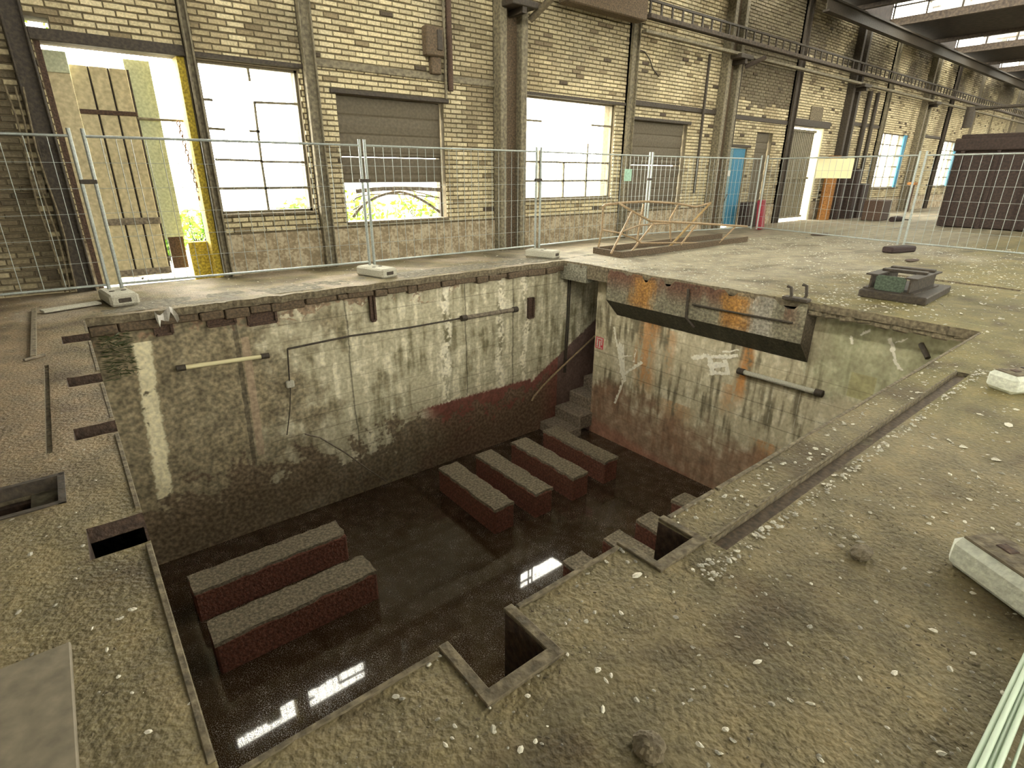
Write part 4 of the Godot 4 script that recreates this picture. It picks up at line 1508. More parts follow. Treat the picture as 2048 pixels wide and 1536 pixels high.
func build_fence() -> void:
	var P := [Vector3(-3.1, 0.03, -8.35), Vector3(0.34, 0.03, -8.30), Vector3(0.47, 0.03, -8.30), Vector3(3.68, 0.03, -8.12), Vector3(3.76, 0.03, -8.12), Vector3(7.08, 0.03, -8.12), Vector3(7.19, 0.03, -8.12), Vector3(10.55, 0.03, -8.30), Vector3(10.65, 0.03, -8.30), Vector3(14.3, 0.03, -7.75), Vector3(14.32, 0.03, -7.60), Vector3(13.55, 0.03, -4.10), Vector3(13.60, 0.03, -4.00), Vector3(13.2, 0.03, -0.5)]
	fence_panel(P[0], P[1], 0.20, "wire fence panel before the scorched brick corner")
	fence_panel(P[2], P[3], 0.14, "wire fence panel before the tall doorway and first window")
	fence_panel(P[4], P[5], 0.14, "wire fence panel before the half-open shutter")
	fence_panel(P[6], P[7], 0.14, "wire fence panel before the large window")
	fence_panel(P[8], P[9], 0.14, "wire fence panel behind the collapsed guard rail")
	fence_panel(P[10], P[11], 0.15, "wire fence panel carrying the blank cream board")
	fence_panel(P[12], P[13], 0.15, "wire fence panel before the dark metal container")
	fence_foot(Vector3(0.41, 0.0, -8.18), 0.12, M.foot, "pale concrete fence foot by the tall doorway", "concrete fence feet")
	fence_foot(Vector3(3.72, 0.0, -7.98), 0.25, M.foot, "pale concrete fence foot below the half-open shutter", "concrete fence feet")
	fence_foot(Vector3(7.13, 0.0, -7.95), 0.35, M.foot, "pale concrete fence foot at the pit's far corner", "concrete fence feet")
	fence_foot(Vector3(13.57, 0.0, -4.05), 1.3, M.rubber, "dark rubber fence foot on the open floor", "", Vector3(0.24, 0.12, 0.75))
	# clamps between neighbouring posts
	for k in [1, 3, 5, 7]:
		var mb := MB.new()
		var c: Vector3 = (P[k] + P[k + 1]) / 2 + Vector3(0, 1.35, 0)
		mb.box(c, Vector3(0.17, 0.05, 0.05), Basis(), 0.008)
		solo("post_coupling", mb, M.steel_dark, ["dark clamp joining the fence posts by the tall doorway", "dark clamp joining the fence posts below the half-open shutter", "dark clamp joining the fence posts at the large window", "dark clamp joining the fence posts behind the guard rail"][(k - 1) / 2], "clamp", "clamps on the fence posts")
	# boards hung on the fence
	var a := on_x(1632, 340, 14.06)
	var b := EYE + ray(1705, 340).normalized() * a.distance_to(EYE)
	var mb := MB.new()
	var mid := (a + b) / 2
	mid.y = 1.63
	mb.box(mid, Vector3(Vector2(a.x - b.x, a.z - b.z).length(), 0.42, 0.012), Basis(Vector3.UP, atan2(-(b.z - a.z), b.x - a.x)))
	solo("blank_board", mb, M.cream, "blank cream board hung on the wire fence", "sign")
	mb = MB.new()
	var c1 := on_z(1250, 338, -8.2); var c2 := on_z(1262, 362, -8.2)
	mb.box((c1 + c2) / 2, Vector3(absf(c2.x - c1.x), absf(c2.y - c1.y), 0.008))
	solo("small_tag", mb, M.mint, "small mint-green tag on the fence before the large window", "sign")

# ---------------------------------------------------------------- things on the window wall
func build_wall_things() -> void:
	# crane runway with its lattice
	var t := thing("crane_runway", Vector3(28, 4.3, -8.9), "rusty crane runway with an upright-barred lattice along the brick wall", "crane rail")
	var mb := MB.new()
	mb.box(Vector3(28.4, 4.62, -8.86), Vector3(35.2, 0.09, 0.16), Basis(), 0.01)
	part(t, "rail", mb, M.beam)
	mb = MB.new()
	mb.box(Vector3(28.4, 4.36, -8.95), Vector3(35.2, 0.07, 0.14), Basis(), 0.01)
	part(t, "lower_chord", mb, M.steel_post)
	mb = MB.new()
	mb.box(Vector3(28.4, 4.95, -8.95), Vector3(35.2, 0.045, 0.05))
	part(t, "upper_chord", mb, M.steel_dark)
	for i in 90:
		mb = MB.new()
		mb.box(Vector3(10.95 + i * 0.385, 4.79, -8.95), Vector3(0.045, 0.3, 0.03))
		part(t, "upright_bar", mb, M.steel_dark)
	mb = MB.new()
	mb.box(Vector3(9.55, 4.78, -8.95), Vector3(2.3, 0.56, 0.3), Basis(), 0.02)
	part(t, "end_box", mb, M.kick)
	for q in [[1060, 40, 1105, -5], [1490, 134, 1532, 114]]:
		mb = MB.new()
		mb.rod(on_z(q[0], q[1], -9.0), on_z(q[2], q[3], -8.6), 0.06, 6)
		solo("diagonal_brace", mb, M.edge if q[0] < 1200 else M.beam, "pale diagonal brace high on the first double column" if q[0] < 1200 else "rusty diagonal brace under the crane runway by the second double column", "brace")
	# switch box and conduits between shutter and column
	t = thing("switch_box", Vector3(5.7, 3.1, ZW), "rusty brown electrical switch box above the half-open shutter", "switch box")
	mb = MB.new()
	mb.box(Vector3(5.66, 3.56, ZW + 0.09), Vector3(0.34, 0.44, 0.17), Basis(), 0.02)
	var cs := part(t, "casing", mb, M.kick)
	mb = MB.new()
	mb.box(Vector3(5.70, 3.22, ZW + 0.06), Vector3(0.2, 0.28, 0.11), Basis(), 0.015)
	part(t, "terminal_box", mb, M.kick)
	mb = MB.new()
	mb.box(Vector3(5.74, 3.58, ZW + 0.18), Vector3(0.1, 0.3, 0.03), Basis(), 0.008)
	part(cs, "cover", mb, M.steel_dark)
	var runs := [[5.90, 2.72, 4.6, 0.022, M.steel_post, "pale conduit running up from the switch box"], [6.0, 2.85, 4.6, 0.05, M.rust, "rusty cable tray running up beside the switch box"], [13.75, 1.0, 4.3, 0.035, M.steel_dark, "dark vertical pipe beyond the closed shutter"], [15.3, 2.2, 4.3, 0.02, M.steel_dark, "thin dark pipe above the blue door"], [23.9, 0.3, 4.3, 0.09, M.steel_dark, "thick dark pipe down the wall past the corrugated door"], [24.6, 0.3, 4.3, 0.07, M.steel_dark, "second dark pipe down the wall past the corrugated door"], [30.4, 0.0, 4.3, 0.06, M.cream, "pale downpipe between the small-paned windows"]]
	for q in runs:
		mb = MB.new()
		mb.rod(Vector3(q[0], q[1], ZW + 0.07), Vector3(q[0], q[2], ZW + 0.07), q[3], 8)
		solo("wall_pipe", mb, q[4], q[5], "pipe", "pipes on the window wall")
	mb = MB.new()
	var pts := []
	for q in [[1275, 103], [1282, 101], [1290, 104], [1300, 120], [1306, 138], [1318, 153]]: pts.append(on_z(q[0], q[1], ZW + 0.05))
	mb.tube(pts, 0.014, 6)
	solo("loose_cable", mb, M.steel_dark, "loose black cable drooping over the bricks above the closed shutter", "cable")
	mb = MB.new()
	mb.box(on_z(1633, 228, ZW + 0.02), Vector3(0.85, 0.42, 0.03), Basis(), 0.01)
	solo("wall_plate", mb, M.edge, "pale square plate above the corrugated door", "plate")
	# scraps at the scorched corner
	mb = MB.new()
	mb.box(on_z(76, 370, ZW + 0.05), Vector3(0.13, 0.26, 0.06), Basis(), 0.008)
	solo("switch_cover", mb, M.edge, "small pale switch cover on the scorched bricks", "switch")
	mb = MB.new()
	for k in 3:
		var q := []
		for i in 8:
			var y := 2.4 - i * 0.34
			q.append(Vector3(0.02 + k * 0.07 + 0.02 * sin(i * 1.3 + k) - 0.12, maxf(y, 0.02), ZW + 0.16 + 0.015 * k))
		mb.tube(q, 0.013, 6)
	solo("cable_bundle", mb, M.edge, "bundle of dusty cables hanging down the dark column by the tall door", "cable")

# ---------------------------------------------------------------- things in the pit
func batten(called: String, a: Vector3, b: Vector3, r: float, m: Material, label: String, back: Vector3) -> void:
	var t := thing(called, (a + b) / 2, label, "light fixture", "dead tube lights in the pit")
	var mb := MB.new()
	mb.rod(a, b, r, 10)
	var tb := part(t, "tube", mb, m)
	var d := (b - a).normalized()
	for e in [a, b]:
		mb = MB.new()
		mb.rod(e - d * 0.05, e + d * 0.05, r * 1.35, 10)
		part(tb, "end_cap", mb, M.steel_dark)
		mb = MB.new()
		mb.box(e + back * 0.35, Vector3(0.03, 0.03, 0.03) + back.abs() * 0.3)
		part(t, "bracket", mb, M.steel_dark)

func build_pit_things() -> void:
	batten("tube_light", on_z(362, 736, -7.42), on_z(530, 712, -7.42), 0.028, M.cream, "yellowed tube light on the brown end of the long pit wall", Vector3(0, 0, -0.06))
	batten("tube_light", on_z(928, 636, -7.42), on_z(1030, 619, -7.42), 0.036, M.wood, "grey tube light on the long pit wall towards the stair", Vector3(0, 0, -0.06))
	batten("tube_light", on_x(1482, 743, 7.43), on_x(1638, 786, 7.43), 0.036, M.foot, "dusty tube light on the rust-streaked pit wall", Vector3(0.06, 0, 0))
	var mb := MB.new()
	mb.tube([on_z(575, 698, -7.46), on_z(700, 672, -7.46), on_z(820, 655, -7.46), on_z(925, 636, -7.46)], 0.014, 6)
	solo("light_conduit", mb, M.steel_dark, "thin dark conduit joining the tube lights on the long pit wall", "pipe")
	# junction box with its cable
	var t := thing("junction_box", on_z(580, 768, -7.47), "small pale junction box hanging on a cable on the long pit wall", "junction box")
	mb = MB.new()
	mb.box(on_z(580, 768, -7.46), Vector3(0.11, 0.10, 0.06), Basis(), 0.012)
	part(t, "box", mb, M.foot)
	mb = MB.new()
	mb.tube([on_z(575, 698, -7.46), on_z(577, 730, -7.46), on_z(579, 762, -7.46)], 0.010, 6)
	mb.tube([on_z(581, 774, -7.46), on_z(580, 820, -7.46), on_z(574, 870, -7.46)], 0.007, 6)
	part(t, "cable", mb, M.steel_dark)
	mb = MB.new()
	mb.tube([on_z(610, 868, -7.45), on_z(640, 875, -7.43), on_z(690, 905, -7.38), on_z(735, 938, -7.32), on_z(772, 962, -7.25)], 0.012, 6)
	solo("bent_rod", mb, M.wood, "thin bent rod leaning from the long pit wall into the water", "rod")
	# safety sign
	t = thing("safety_sign", on_x(1199, 686, 7.49), "small red and white safety sign at the end of the rust-streaked pit wall", "sign")
	var c := on_x(1199, 686, 7.49)
	mb = MB.new()
	mb.box(c, Vector3(0.006, 0.22, 0.19))
	var sb := part(t, "board", mb, mat("signred", 0.55, 0.05, 0.07, 0.5, 0.0, "", 1.0, 0.0))
	for q in [[-0.05, 0.0, 0.035, 0.13], [0.012, -0.01, 0.03, 0.12], [0.06, 0.02, 0.02, 0.1], [0.0, 0.085, 0.15, 0.018], [0.0, -0.085, 0.15, 0.012]]:
		mb = MB.new()
		mb.box(c + Vector3(-0.005, q[1], q[0]), Vector3(0.004, q[3], q[2]))
		part(sb, "pictogram", mb, M.white)
	# irons on the corbel
	mb = MB.new()
	mb.tube([on_x(1385, 609, 7.14), on_x(1480, 627, 7.14), on_x(1585, 646, 7.14)], 0.014, 6)
	solo("corbel_bar", mb, M.steel_dark, "long thin steel bar along the corbel", "bar")
	mb = MB.new()
	mb.tube([on_x(1377, 578, 7.15), on_x(1372, 635, 7.15), on_x(1388, 655, 7.2)], 0.022, 6)
	solo("corbel_strap", mb, M.steel_dark, "bent dark steel strap hanging over the corbel", "strap")
	t = thing("steel_clamp", on_y(1592, 600), "two-hooked steel clamp on the floor edge above the corbel", "clamp")
	mb = MB.new()
	mb.box(on_y(1592, 601) + Vector3(0, 0.02, 0), Vector3(0.12, 0.04, 0.32), Basis(), 0.008)
	part(t, "base", mb, M.steel_dark)
	for s in [[1578, 0.16], [1608, 0.18]]:
		mb = MB.new()
		var p := on_y(s[0], 600)
		mb.tube([p + Vector3(0, 0.02, 0), p + Vector3(0, 0.06, 0.02), p + Vector3(0, s[1], 0.0), p + Vector3(0, s[1] + 0.01, -0.05)], 0.02, 6)
		part(t, "hook", mb, M.steel_dark)
	mb = MB.new()
	mb.rod(on_x(1842, 688, 7.42), on_x(1856, 716, 7.3), 0.03, 6)
	solo("stub_pipe", mb, M.steel_dark, "short dark pipe stub at the near end of the rust-streaked wall", "pipe")
	# torn sheet caught on the broken lip
	mb = MB.new()
	var prev := []
	for i in 9:
		var p := on_z(308 + i * 6.0, 622 + 9.0 * sin(i * 0.9), -7.36)
		var q := p + Vector3(0, -0.10 - 0.05 * sin(i * 2.1), 0.03 * sin(i * 1.7))
		if i > 0: mb.quad(prev[1], q, p, prev[0])
		prev = [p, q]
	solo("torn_sheet", mb, M.white, "torn pale sheet caught on the broken lip by the tall doorway", "sheet")
	# bramble in the pit corner
	mb = MB.new()
	for i in 260:
		var p := Vector3(0.08 + rng.randf() * 0.28, -0.15 - rng.randf() * 0.5, -7.30 + rng.randf() * 0.18)
		var bs := Basis.from_euler(Vector3(rng.randf() * TAU, rng.randf() * TAU, 0))
		var l := 0.03 + rng.randf() * 0.07
		mb.col = Color(0.22, 0.16, 0.3)
		mb.quad(p - bs.x * l, p - bs.y * 0.006, p + bs.x * l, p + bs.y * 0.006)
	var f := solo("dry_bramble", mb, M.leaf, "dark tuft of bramble in the pit corner under the fence foot", "plant")
	f.set_meta("kind", "stuff")

# ---------------------------------------------------------------- things on the floor
func pipe_run(t: Node3D, called: String, pts: Array, z, r: float, m: Material) -> void:
	var mb := MB.new()
	var p := []
	for q in pts: p.append(on_z(q[0], q[1], q[2] if q.size() > 2 else z))
	mb.tube(p, r, 8)
	part(t, called, mb, m)

func build_floor_things() -> void:
	# collapsed guard rail of the stairwell
	var t := thing("guard_rail", Vector3(10.5, 0, -7.3), "collapsed pipe guard rail round the stairwell", "railing")
	var zf := -6.93
	var zb := -7.72
	for q in [[Vector3(8.22, 0, zf), Vector3(12.7, 0, zf)], [Vector3(8.3, 0, zb), Vector3(12.9, 0, zb)], [Vector3(8.22, 0, zf), Vector3(8.3, 0, zb)]]:
		var mb := MB.new()
		var d: Vector3 = q[1] - q[0]
		mb.box((q[0] + q[1]) / 2 + Vector3(0, 0.06, 0), Vector3(d.length() + 0.03, 0.12, 0.03), Basis(Vector3.UP, atan2(-d.z, d.x)), 0.006)
		part(t, "kick_plate", mb, M.kick)
	pipe_run(t, "top_rail", [[1205, 414], [1210, 410], [1237, 406], [1291, 403], [1354, 407], [1391, 414], [1421, 406]], zb, 0.024, M.pipe)
	pipe_run(t, "top_rail", [[1237, 406, zb], [1264, 422, -7.3], [1300, 442, -7.05], [1400, 447, -6.95], [1494, 453, zf]], zf, 0.024, M.pipe)
	pipe_run(t, "post", [[1206, 414], [1204, 460], [1195, 503]], zb, 0.02, M.pipe)
	pipe_run(t, "post", [[1264, 424, -7.25], [1222, 507, -6.95]], zf, 0.02, M.pipe)
	pipe_run(t, "post", [[1308, 446, -7.02], [1259, 508, -6.95]], zf, 0.02, M.pipe)
	pipe_run(t, "post", [[1393, 450], [1361, 490]], zf, 0.02, M.pipe)
	pipe_run(t, "post", [[1470, 454], [1437, 486]], zf, 0.02, M.pipe)
	pipe_run(t, "post", [[1287, 408], [1273, 489]], zb, 0.02, M.pipe)
	pipe_run(t, "post", [[1356, 410], [1340, 437], [1341, 482]], zb, 0.02, M.pipe)
	pipe_run(t, "brace", [[1421, 406, zb], [1335, 498, -6.95]], zf, 0.026, mat("ochre", 0.42, 0.27, 0.09, 0.7, 0.0, "rough", 2.0, 0.1))
	pipe_run(t, "mid_rail", [[1204, 460, zb], [1237, 466, -7.3], [1269, 477, -7.0], [1282, 486, -6.95], [1438, 486, -6.95], [1505, 483, -7.0]], zf, 0.018, M.pipe)
	pipe_run(t, "mid_rail", [[1237, 466, -7.3], [1278, 451, -7.55], [1310, 448, zb], [1338, 447, zb]], zb, 0.018, M.pipe)
	# steel machine base
	t = thing("machine_pedestal", Vector3(8.65, 0, -2.42), "rusty steel machine base on a square plate beyond the pit", "machine base")
	var mb := MB.new()
	mb.box(Vector3(8.68, 0.05, -2.40), Vector3(1.25, 0.10, 0.75), Basis(Vector3.UP, 0.06), 0.012)
	part(t, "base_plate", mb, M.steel_dark)
	for s in [-1, 1]:
		mb = MB.new()
		var c := Vector3(8.62, 0.0, -2.44) + Vector3(0, 0, s * 0.22)
		mb.box(c + Vector3(0, 0.11, 0), Vector3(0.95, 0.02, 0.14)); mb.box(c + Vector3(0, 0.29, 0), Vector3(0.95, 0.02, 0.14)); mb.box(c + Vector3(0, 0.20, 0), Vector3(0.95, 0.18, 0.02))
		part(t, "channel", mb, M.steel_dark)
	mb = MB.new()
	mb.box(Vector3(8.16, 0.20, -2.44), Vector3(0.02, 0.19, 0.34), Basis(), 0.004)
	part(t, "end_plate", mb, mat("greenpaint", 0.10, 0.14, 0.09, 0.7, 0.0, "rough", 2.0, 0.0))
	for s in [0.0, 0.3]:
		mb = MB.new()
		mb.box(Vector3(8.62 + s, 0.31, -2.44), Vector3(0.12, 0.04, 0.5), Basis(Vector3.UP, 0.1), 0.006)
		part(t, "cross_member", mb, M.steel_dark)
	# large cover plate by the camera's left
	mb = MB.new()
	mb.box(Vector3(-0.72, 0.018, -1.32), Vector3(0.90, 0.022, 1.40), Basis(), 0.004)
	solo("cover_plate", mb, M.plate, "smooth steel cover plate lying on the floor beside the pit", "plate")
	mb = MB.new()
	mb.box(Vector3(-0.40, 0.022, -7.1), Vector3(0.045, 0.02, 2.2), Basis(Vector3.UP, 0.005), 0.004)
	solo("floor_strip", mb, M.edge, "narrow steel strip on the clay-stained floor", "strip")
	mb = MB.new()
	var pa := on_y(85, 628); var pb := on_y(200, 610)
	mb.box((pa + pb) / 2 + Vector3(0, 0.03, 0), Vector3(pa.distance_to(pb), 0.025, 0.14), Basis(Vector3.UP, atan2(-(pb.z - pa.z), pb.x - pa.x)), 0.004)
	solo("loose_plank", mb, M.foot, "pale plank lying at the foot of the fence by the pit corner", "plank")
	mb = MB.new()
	mb.box(on_y(70, 718) + Vector3(0, 0.015, 0), Vector3(0.16, 0.02, 0.03), Basis(Vector3.UP, 0.5), 0.004)
	solo("wood_offcut", mb, M.wood, "small wood offcut beside the steel floor strip", "offcut")
	mb = MB.new()
	var hose := []
	for i in 15:
		var a := PI * 1.15 * i / 14
		hose.append(Vector3(0.62 - cos(a) * 0.22, 0.03, -9.75 - sin(a) * 0.25))
	mb.tube(hose, 0.014, 6)
	solo("black_hose", mb, M.steel_dark, "curl of black hose on the ground in the tall doorway", "hose")
	# flat dark patches that paint in the shade of shallow hollows
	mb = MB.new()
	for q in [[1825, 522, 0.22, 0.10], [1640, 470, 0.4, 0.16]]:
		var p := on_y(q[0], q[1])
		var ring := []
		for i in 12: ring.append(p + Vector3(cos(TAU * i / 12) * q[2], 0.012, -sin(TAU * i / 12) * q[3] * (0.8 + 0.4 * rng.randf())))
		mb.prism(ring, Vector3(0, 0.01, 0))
	solo("hollow_patch", mb, M.rust, "flat dark patches painted for shallow hollows in the open floor past the steel base", "scrap")
	# stone and dusty lump near the camera
	rock("stone", on_y(1720, 1112), Vector3(0.06, 0.024, 0.038), M.edge, "single rough stone on the mossy floor")
	rock("dusty_lump", on_y(1296, 1505), Vector3(0.045, 0.03, 0.045), M.edge, "round dusty lump on the floor before the pit notches")
	# overturned white fence feet
	var ft := thing("fence_block", Vector3(2.55, 0.0, -0.09), "whitewashed concrete fence foot lying by a stack of fence tubes", "fence foot", "overturned white fence feet")
	ft.rotation.y = deg_to_rad(-30.0)
	white_foot(ft)
	ft = thing("fence_block", on_y(2040, 778), "whitewashed fence foot standing on its side at the floor's mossy part", "fence foot", "overturned white fence feet")
	ft.rotation.y = 1.1
	white_foot(ft)
	# lying fence panel: tubes and wires
	t = thing("mesh_fence", Vector3(2.3, 0.0, 0.05), "folded wire fence panels lying flat beside the whitewashed foot", "fence panel")
	var a0 := on_y(1938, 1545, 0.03); var a1 := on_y(2062, 1290, 0.03)
	var dd := (a1 - a0).normalized()
	for k in 4:
		mb = MB.new()
		var o := Vector3(0.0, 0.010 * (k % 2), 0.011 * k)
		mb.tube([a0 - dd * 0.5 + o * 1.5, a1 + dd * 1.5 + o * 0.6], 0.0075, 8)
		part(t, "rail", mb, mat("mintgalv", 0.52, 0.62, 0.48, 0.5, 0.2, "", 3.0, 0.0) if k == 0 else M.mintgalv)
	for q in [[1985, 1545, 2055, 1370], [2022, 1545, 2060, 1440], [1968, 1545, 2058, 1320]]:
		mb = MB.new()
		var b0 := on_y(q[0], q[1], 0.03); var b1 := on_y(q[2], q[3], 0.03)
		mb.rod(b0 - (b1 - b0), b1 + (b1 - b0) * 1.5, 0.004, 6)
		part(t, "upright_wire", mb, M.mintgalv)

func white_foot(ft: Node3D) -> void:
	var mb := MB.new()
	var L := 0.34
	# long bevelled block with a pocket in its top
	mb.box(Vector3(0, 0.07, 0.12), Vector3(0.22, 0.14, L * 2), Basis(), 0.03)
	var o := MeshInstance3D.new()
	o.name = "block"; o.mesh = mb.mesh(); o.material_override = M.footwhite
	ft.add_child(o)
	mb = MB.new()
	mb.box(Vector3(0.0, 0.142, 0.12), Vector3(0.165, 0.012, 0.62), Basis(), 0.005)
	o = MeshInstance3D.new()
	o.name = "dirt_crust"; o.mesh = mb.mesh(); o.material_override = M.edge
	ft.add_child(o)
	mb = MB.new()
	mb.box(Vector3(0.01, 0.147, 0.16), Vector3(0.11, 0.012, 0.28), Basis(), 0.005)
	o = MeshInstance3D.new()
	o.name = "pocket"; o.mesh = mb.mesh(); o.material_override = M.steel_dark
	ft.add_child(o)
	mb = MB.new()
	mb.box(Vector3(0.01, 0.147, -0.09), Vector3(0.05, 0.01, 0.06), Basis(), 0.004)
	o = MeshInstance3D.new()
	o.name = "socket"; o.mesh = mb.mesh(); o.material_override = M.rust
	ft.add_child(o)

func rock(called: String, at: Vector3, r: Vector3, m: Material, label: String) -> void:
	var mb := MB.new()
	var P := []
	for j in 15:
		for i in 29:
			var th := PI * j / 14
			var ph := TAU * (i % 28) / 28
			var d := Vector3(sin(th) * cos(ph), cos(th), sin(th) * sin(ph))
			var k := 1.0 + 0.25 * nf.get_noise_3d(d.x * 0.4 + at.x * 9.0, d.y * 0.4, d.z * 0.4) + 0.06 * nf.get_noise_3d(d.x * 2.0, d.y * 2.0, d.z * 2.0)
			P.append(at + Vector3(0, r.y * 0.75, 0) + Vector3(d.x * r.x, d.y * r.y, d.z * r.z) * k)
	for j in 14:
		for i in 28:
			mb.quad(P[j * 29 + i], P[j * 29 + i + 1], P[(j + 1) * 29 + i + 1], P[(j + 1) * 29 + i])
	solo(called, mb, m, label, "stone")

# ---------------------------------------------------------------- far end of the hall
func build_far_things() -> void:
	var t := thing("metal_container", Vector3(22.6, 0, -3.6), "big dark rusty metal container behind the fence", "container")
	var mb := MB.new()
	mb.box(Vector3(22.8, 1.12, -3.3), Vector3(2.6, 2.2, 4.6), Basis(), 0.03)
	var bd := part(t, "body", mb, M.machine)
	mb = MB.new()
	mb.box(Vector3(22.8, 2.34, -3.3), Vector3(2.8, 0.34, 4.7), Basis(), 0.03)
	part(t, "rim", mb, M.machine)
	mb = MB.new()
	mb.box(Vector3(22.8, 2.56, -3.3), Vector3(2.6, 0.12, 4.5), Basis(), 0.02)
	part(t, "lid", mb, M.machine)
	for k in 6:
		mb = MB.new()
		mb.box(Vector3(21.47, 1.12, -5.4 + k * 0.84), Vector3(0.08, 2.2, 0.09))
		part(bd, "rib", mb, M.machine)
	mb = MB.new()
	mb.rod(Vector3(21.5, 2.8, -5.5), Vector3(21.5, 3.35, -5.5), 0.12, 8)
	part(t, "lifting_post", mb, M.steel_dark)
	mb = MB.new()
	mb.rod(Vector3(21.5, 3.3, -5.5), Vector3(21.5, 3.3, -1.2), 0.045, 8)
	part(t, "lifting_bar", mb, M.steel_dark)
	mb = MB.new()
	mb.box(Vector3(15.75, 0.42, -8.3), Vector3(0.42, 0.80, 0.16), Basis(Vector3.UP, 0.3) * Basis(Vector3.RIGHT, -0.08), 0.02)
	solo("red_cabinet", mb, M.redpaint, "crimson metal cabinet leaning by the blue door", "cabinet")
	mb = MB.new()
	mb.box(Vector3(16.5, 0.35, -9.08), Vector3(0.7, 0.70, 0.3), Basis(), 0.02)
	solo("dark_crate", mb, M.machine, "dark crate against the wall behind the crimson cabinet", "crate", "dark crates by the wall")
	mb = MB.new()
	mb.rod(Vector3(21.35, 0.0, -8.95), Vector3(21.35, 2.1, -8.95), 0.20, 14)
	solo("rusty_cylinder", mb, M.orange, "tall orange rusty cylinder beside the corrugated door", "cylinder")
	for q in [[22.0, -8.85, 0.16, 1.5, 0.3, "dark upright locker past the rusty cylinder"], [22.75, -8.8, 0.22, 1.7, 0.5, "dark upright locker before the thick wall pipe"], [23.5, -8.8, 0.3, 1.2, 0.5, "low dark locker before the wall pipes"]]:
		mb = MB.new()
		mb.box(Vector3(q[0], q[3] / 2, q[1]), Vector3(q[2] * 2, q[3], q[4]), Basis(), 0.02)
		solo("dark_locker", mb, M.machine, q[5], "locker", "dark lockers by the wall")
	mb = MB.new()
	mb.box(Vector3(22.7, 0.34, -7.75), Vector3(1.1, 0.66, 0.6), Basis(Vector3.UP, 0.1), 0.02)
	solo("dark_crate", mb, M.rust, "brown crate on the floor before the dark lockers", "crate", "dark crates by the wall")
	mb = MB.new()
	mb.tube([Vector3(22.3, 0.08, -7.1), Vector3(22.6, 0.10, -7.05), Vector3(22.95, 0.07, -7.0)], 0.09, 8)
	mb.rod(Vector3(22.9, 0.06, -7.0), Vector3(23.4, 0.03, -6.85), 0.02, 6)
	solo("motor_scrap", mb, M.rubber, "small black motor lying on the far floor", "scrap")
	t = thing("tripod_stand", Vector3(29.2, 0, -8.8), "rusty narrow stand between the two small-paned windows", "stand")
	mb = MB.new()
	mb.rod(Vector3(29.2, 0, -8.8), Vector3(29.2, 1.1, -8.8), 0.07, 8)
	part(t, "stem", mb, M.rust)
	mb = MB.new()
	mb.box(Vector3(29.2, 1.15, -8.8), Vector3(0.6, 0.12, 0.3), Basis(), 0.02)
	part(t, "head", mb, M.orange)

# ---------------------------------------------------------------- debris
func chip_mesh(sd: int) -> MB:
	rng.seed = sd
	var mb := MB.new()
	var ring := []
	for i in 7:
		var a := TAU * i / 7
		ring.append(Vector3(cos(a) * rng.randf_range(0.6, 1.2), rng.randf_range(-0.05, 0.1), sin(a) * rng.randf_range(0.4, 0.8)))
	var top := Vector3(rng.randf_range(-0.2, 0.2), 0.36, 0)
	var top2 := Vector3(rng.randf_range(0.2, 0.4), 0.3, 0.1)
	for i in 7:
		var a: Vector3 = ring[i]
		var b: Vector3 = ring[(i + 1) % 7]
		mb.tri(top if i < 4 else top2, b, a)
	mb.tri(top, ring[0], top2)
	mb.tri(top, top2, ring[4])
	return mb

func free_floor(x: float, z: float) -> bool:
	for e in [[0.015, 0.0], [-0.015, 0.0], [0.0, 0.015], [0.0, -0.015]]:
		if floor_depth(x + e[0], z + e[1]) > 0: return false
	return true

func scatter(called: String, label: String, count: int, m: Material, shape: MB, pick: Callable) -> void:
	var mm := MultiMesh.new()
	mm.transform_format = MultiMesh.TRANSFORM_3D
	mm.use_colors = true
	mm.mesh = shape.mesh()
	mm.instance_count = count
	var k := 0
	var tries := 0
	while k < count and tries < count * 12:
		tries += 1
		var q: Array = pick.call()
		if q.is_empty() or not free_floor(q[0].x, q[0].z): continue
		var b := Basis.from_euler(Vector3(rng.randf_range(-0.3, 0.3), rng.randf() * TAU, rng.randf_range(-0.3, 0.3))).scaled(Vector3.ONE * q[1])
		mm.set_instance_transform(k, Transform3D(b, q[0]))
		mm.set_instance_color(k, q[2])
		k += 1
	mm.visible_instance_count = k
	var o := MultiMeshInstance3D.new()
	o.name = called
	o.multimesh = mm
	o.material_override = m
	add_child(o)
	o.set_meta("kind", "stuff"); o.set_meta("label", label); o.set_meta("category", "debris")

func pale() -> Color:
	var t := rng.randf()
	return Color(0.86, 0.82, 0.66) * (0.5 + 0.5 * t)

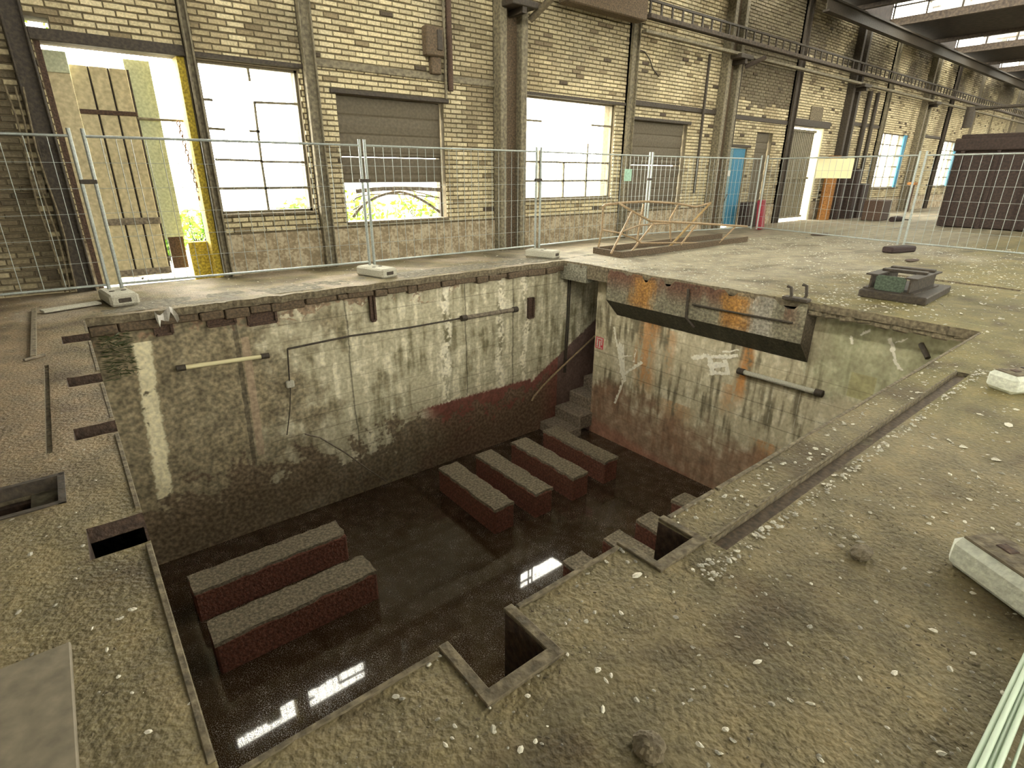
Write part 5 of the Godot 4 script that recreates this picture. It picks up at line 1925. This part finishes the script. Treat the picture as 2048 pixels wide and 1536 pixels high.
func build_debris() -> void:
	var shape := chip_mesh(5)
	rng.seed = 11
	# fine crumbs of dirt close by, pale flakes everywhere
	scatter("dirt_crumbs", "brown dirt crumbs strewn over the near floor", 9000, M.chip, chip_mesh(6), func() -> Array:
		var x := rng.randf_range(-0.9, 3.6)
		var z := rng.randf_range(-3.6, 0.5) if x < 0.0 else rng.randf_range(-1.22, 0.5)
		var s := 0.0025 + 0.006 * pow(rng.randf(), 3.0)
		var k := rng.randf_range(0.5, 1.25)
		return [Vector3(x, 0.0, z), s, Color(0.20 * k, 0.165 * k, 0.095 * k)])
	scatter("plaster_flakes", "pale plaster flakes strewn over the floor beyond the pit", 5200, M.chip, shape, func() -> Array:
		var x := 7.1 + 9.0 * pow(rng.randf(), 1.4)
		var z := rng.randf_range(-7.2, 0.2)
		if nz.get_noise_2d(x * 1.5, z * 1.5) + rng.randf_range(-0.3, 0.5) < 0.05: return []
		return [Vector3(x, 0.004, z), 0.007 + 0.022 * pow(rng.randf(), 2.5), pale()])
	scatter("plaster_crumbs", "pale plaster crumbs strewn over the near floor", 2600, M.chip, shape, func() -> Array:
		var x := rng.randf_range(-0.9, 7.0)
		var z := rng.randf_range(-7.2, 0.5) if x < 0.0 else rng.randf_range(-1.22, 0.5)
		return [Vector3(x, 0.003, z), 0.003 + 0.011 * pow(rng.randf(), 3.5), pale() * rng.randf_range(0.5, 1.0)])
	scatter("moss_flakes", "pale flakes strewn over the mossy floor by the whitewashed blocks", 460, M.chip, chip_mesh(9), func() -> Array:
		var x := rng.randf_range(2.3, 7.0)
		var z := rng.randf_range(-0.86, 0.3)
		if nz.get_noise_2d(x * 2.5, z * 2.5) + rng.randf_range(-0.2, 0.4) < 0.05: return []
		return [Vector3(x, 0.004, z), 0.005 + 0.016 * pow(rng.randf(), 2.5), pale()])
	rng.seed = 17
	scatter("channel_flakes", "pale flakes lying in the kerb channel", 420, M.chip, shape, func() -> Array:
		var x := 1.7 + 4.0 * pow(rng.randf(), 1.2)
		return [Vector3(x, 0.004, rng.randf_range(-0.945, -0.86) if rng.randf() < 0.75 else rng.randf_range(-1.2, -1.02)), 0.005 + 0.014 * pow(rng.randf(), 2.0), pale()])
	scatter("ledge_dust", "pale crumbs on the ledge behind the pit", 500, M.chip, shape, func() -> Array:
		return [Vector3(rng.randf_range(-1.0, 7.2), 0.004, rng.randf_range(-9.1, -7.45)), 0.005 + 0.02 * pow(rng.randf(), 3.0), pale() * 0.8])
	# the larger flakes one by one
	var protos := []
	var big := [[1275, 1152, 20], [1243, 1228, 12], [1131, 1248, 8], [1195, 1340, 22], [1212, 1362, 14], [1055, 1393, 12], [1222, 1352, 14], [1398, 1312, 10], [1514, 1325, 14], [1578, 1402, 13], [1622, 1409, 13], [1868, 1262, 14], [1945, 1308, 10], [1720, 1358, 8], [1788, 1348, 14], [1398, 1490, 20], [1440, 1508, 14], [1450, 1460, 14], [1880, 1508, 16], [1640, 1520, 12], [980, 1418, 8], [1205, 1420, 12], [1040, 1500, 16], [890, 1490, 14], [905, 1478, 10], [1135, 1310, 8], [1265, 1232, 7], [1430, 1232, 6], [1476, 1275, 10], [1500, 1140, 6], [1800, 978, 7], [1840, 970, 6], [1760, 1010, 5], [1940, 1000, 10], [1930, 1045, 10], [1985, 1058, 8], [2010, 1100, 8], [1865, 1035, 8], [1925, 895, 14], [1990, 920, 16], [2015, 850, 16], [1960, 830, 12], [2030, 820, 12], [1900, 950, 10], [265, 1220, 12], [238, 1355, 9], [298, 1464, 12], [380, 1408, 8], [120, 1055, 7], [185, 1258, 7], [246, 1082, 7], [152, 1158, 8], [10, 1382, 9], [235, 1240, 8], [215, 1300, 9]]
	for q in big:
		var p := on_y(q[0], q[1])
		if not free_floor(p.x, p.z): continue
		var o: MeshInstance3D
		if protos.size() < 4:
			var keep := rng.state
			var mb := chip_mesh(21 + protos.size() * 7)
			rng.state = keep
			for i in mb.c.size(): mb.c[i] = Color(0.85, 0.81, 0.66)
			o = MeshInstance3D.new()
			o.mesh = mb.mesh()
			o.material_override = M.chip
			protos.append(o)
		else:
			o = protos[rng.randi() % 4].duplicate()
		o.name = numbered("plaster_flake")
		add_child(o)
		var s: float = q[2] * 0.5 * p.distance_to(EYE) / FOCAL
		o.position = p + Vector3(0, 0.003, 0)
		o.rotation.y = rng.randf() * TAU
		o.scale = Vector3(s * rng.randf_range(0.8, 1.3), s * rng.randf_range(0.7, 1.6), s * rng.randf_range(0.7, 1.2))
		o.set_meta("label", "larger pale plaster flake lying alone on the dirty floor")
		o.set_meta("category", "flake")
		o.set_meta("group", "larger plaster flakes near the pit")
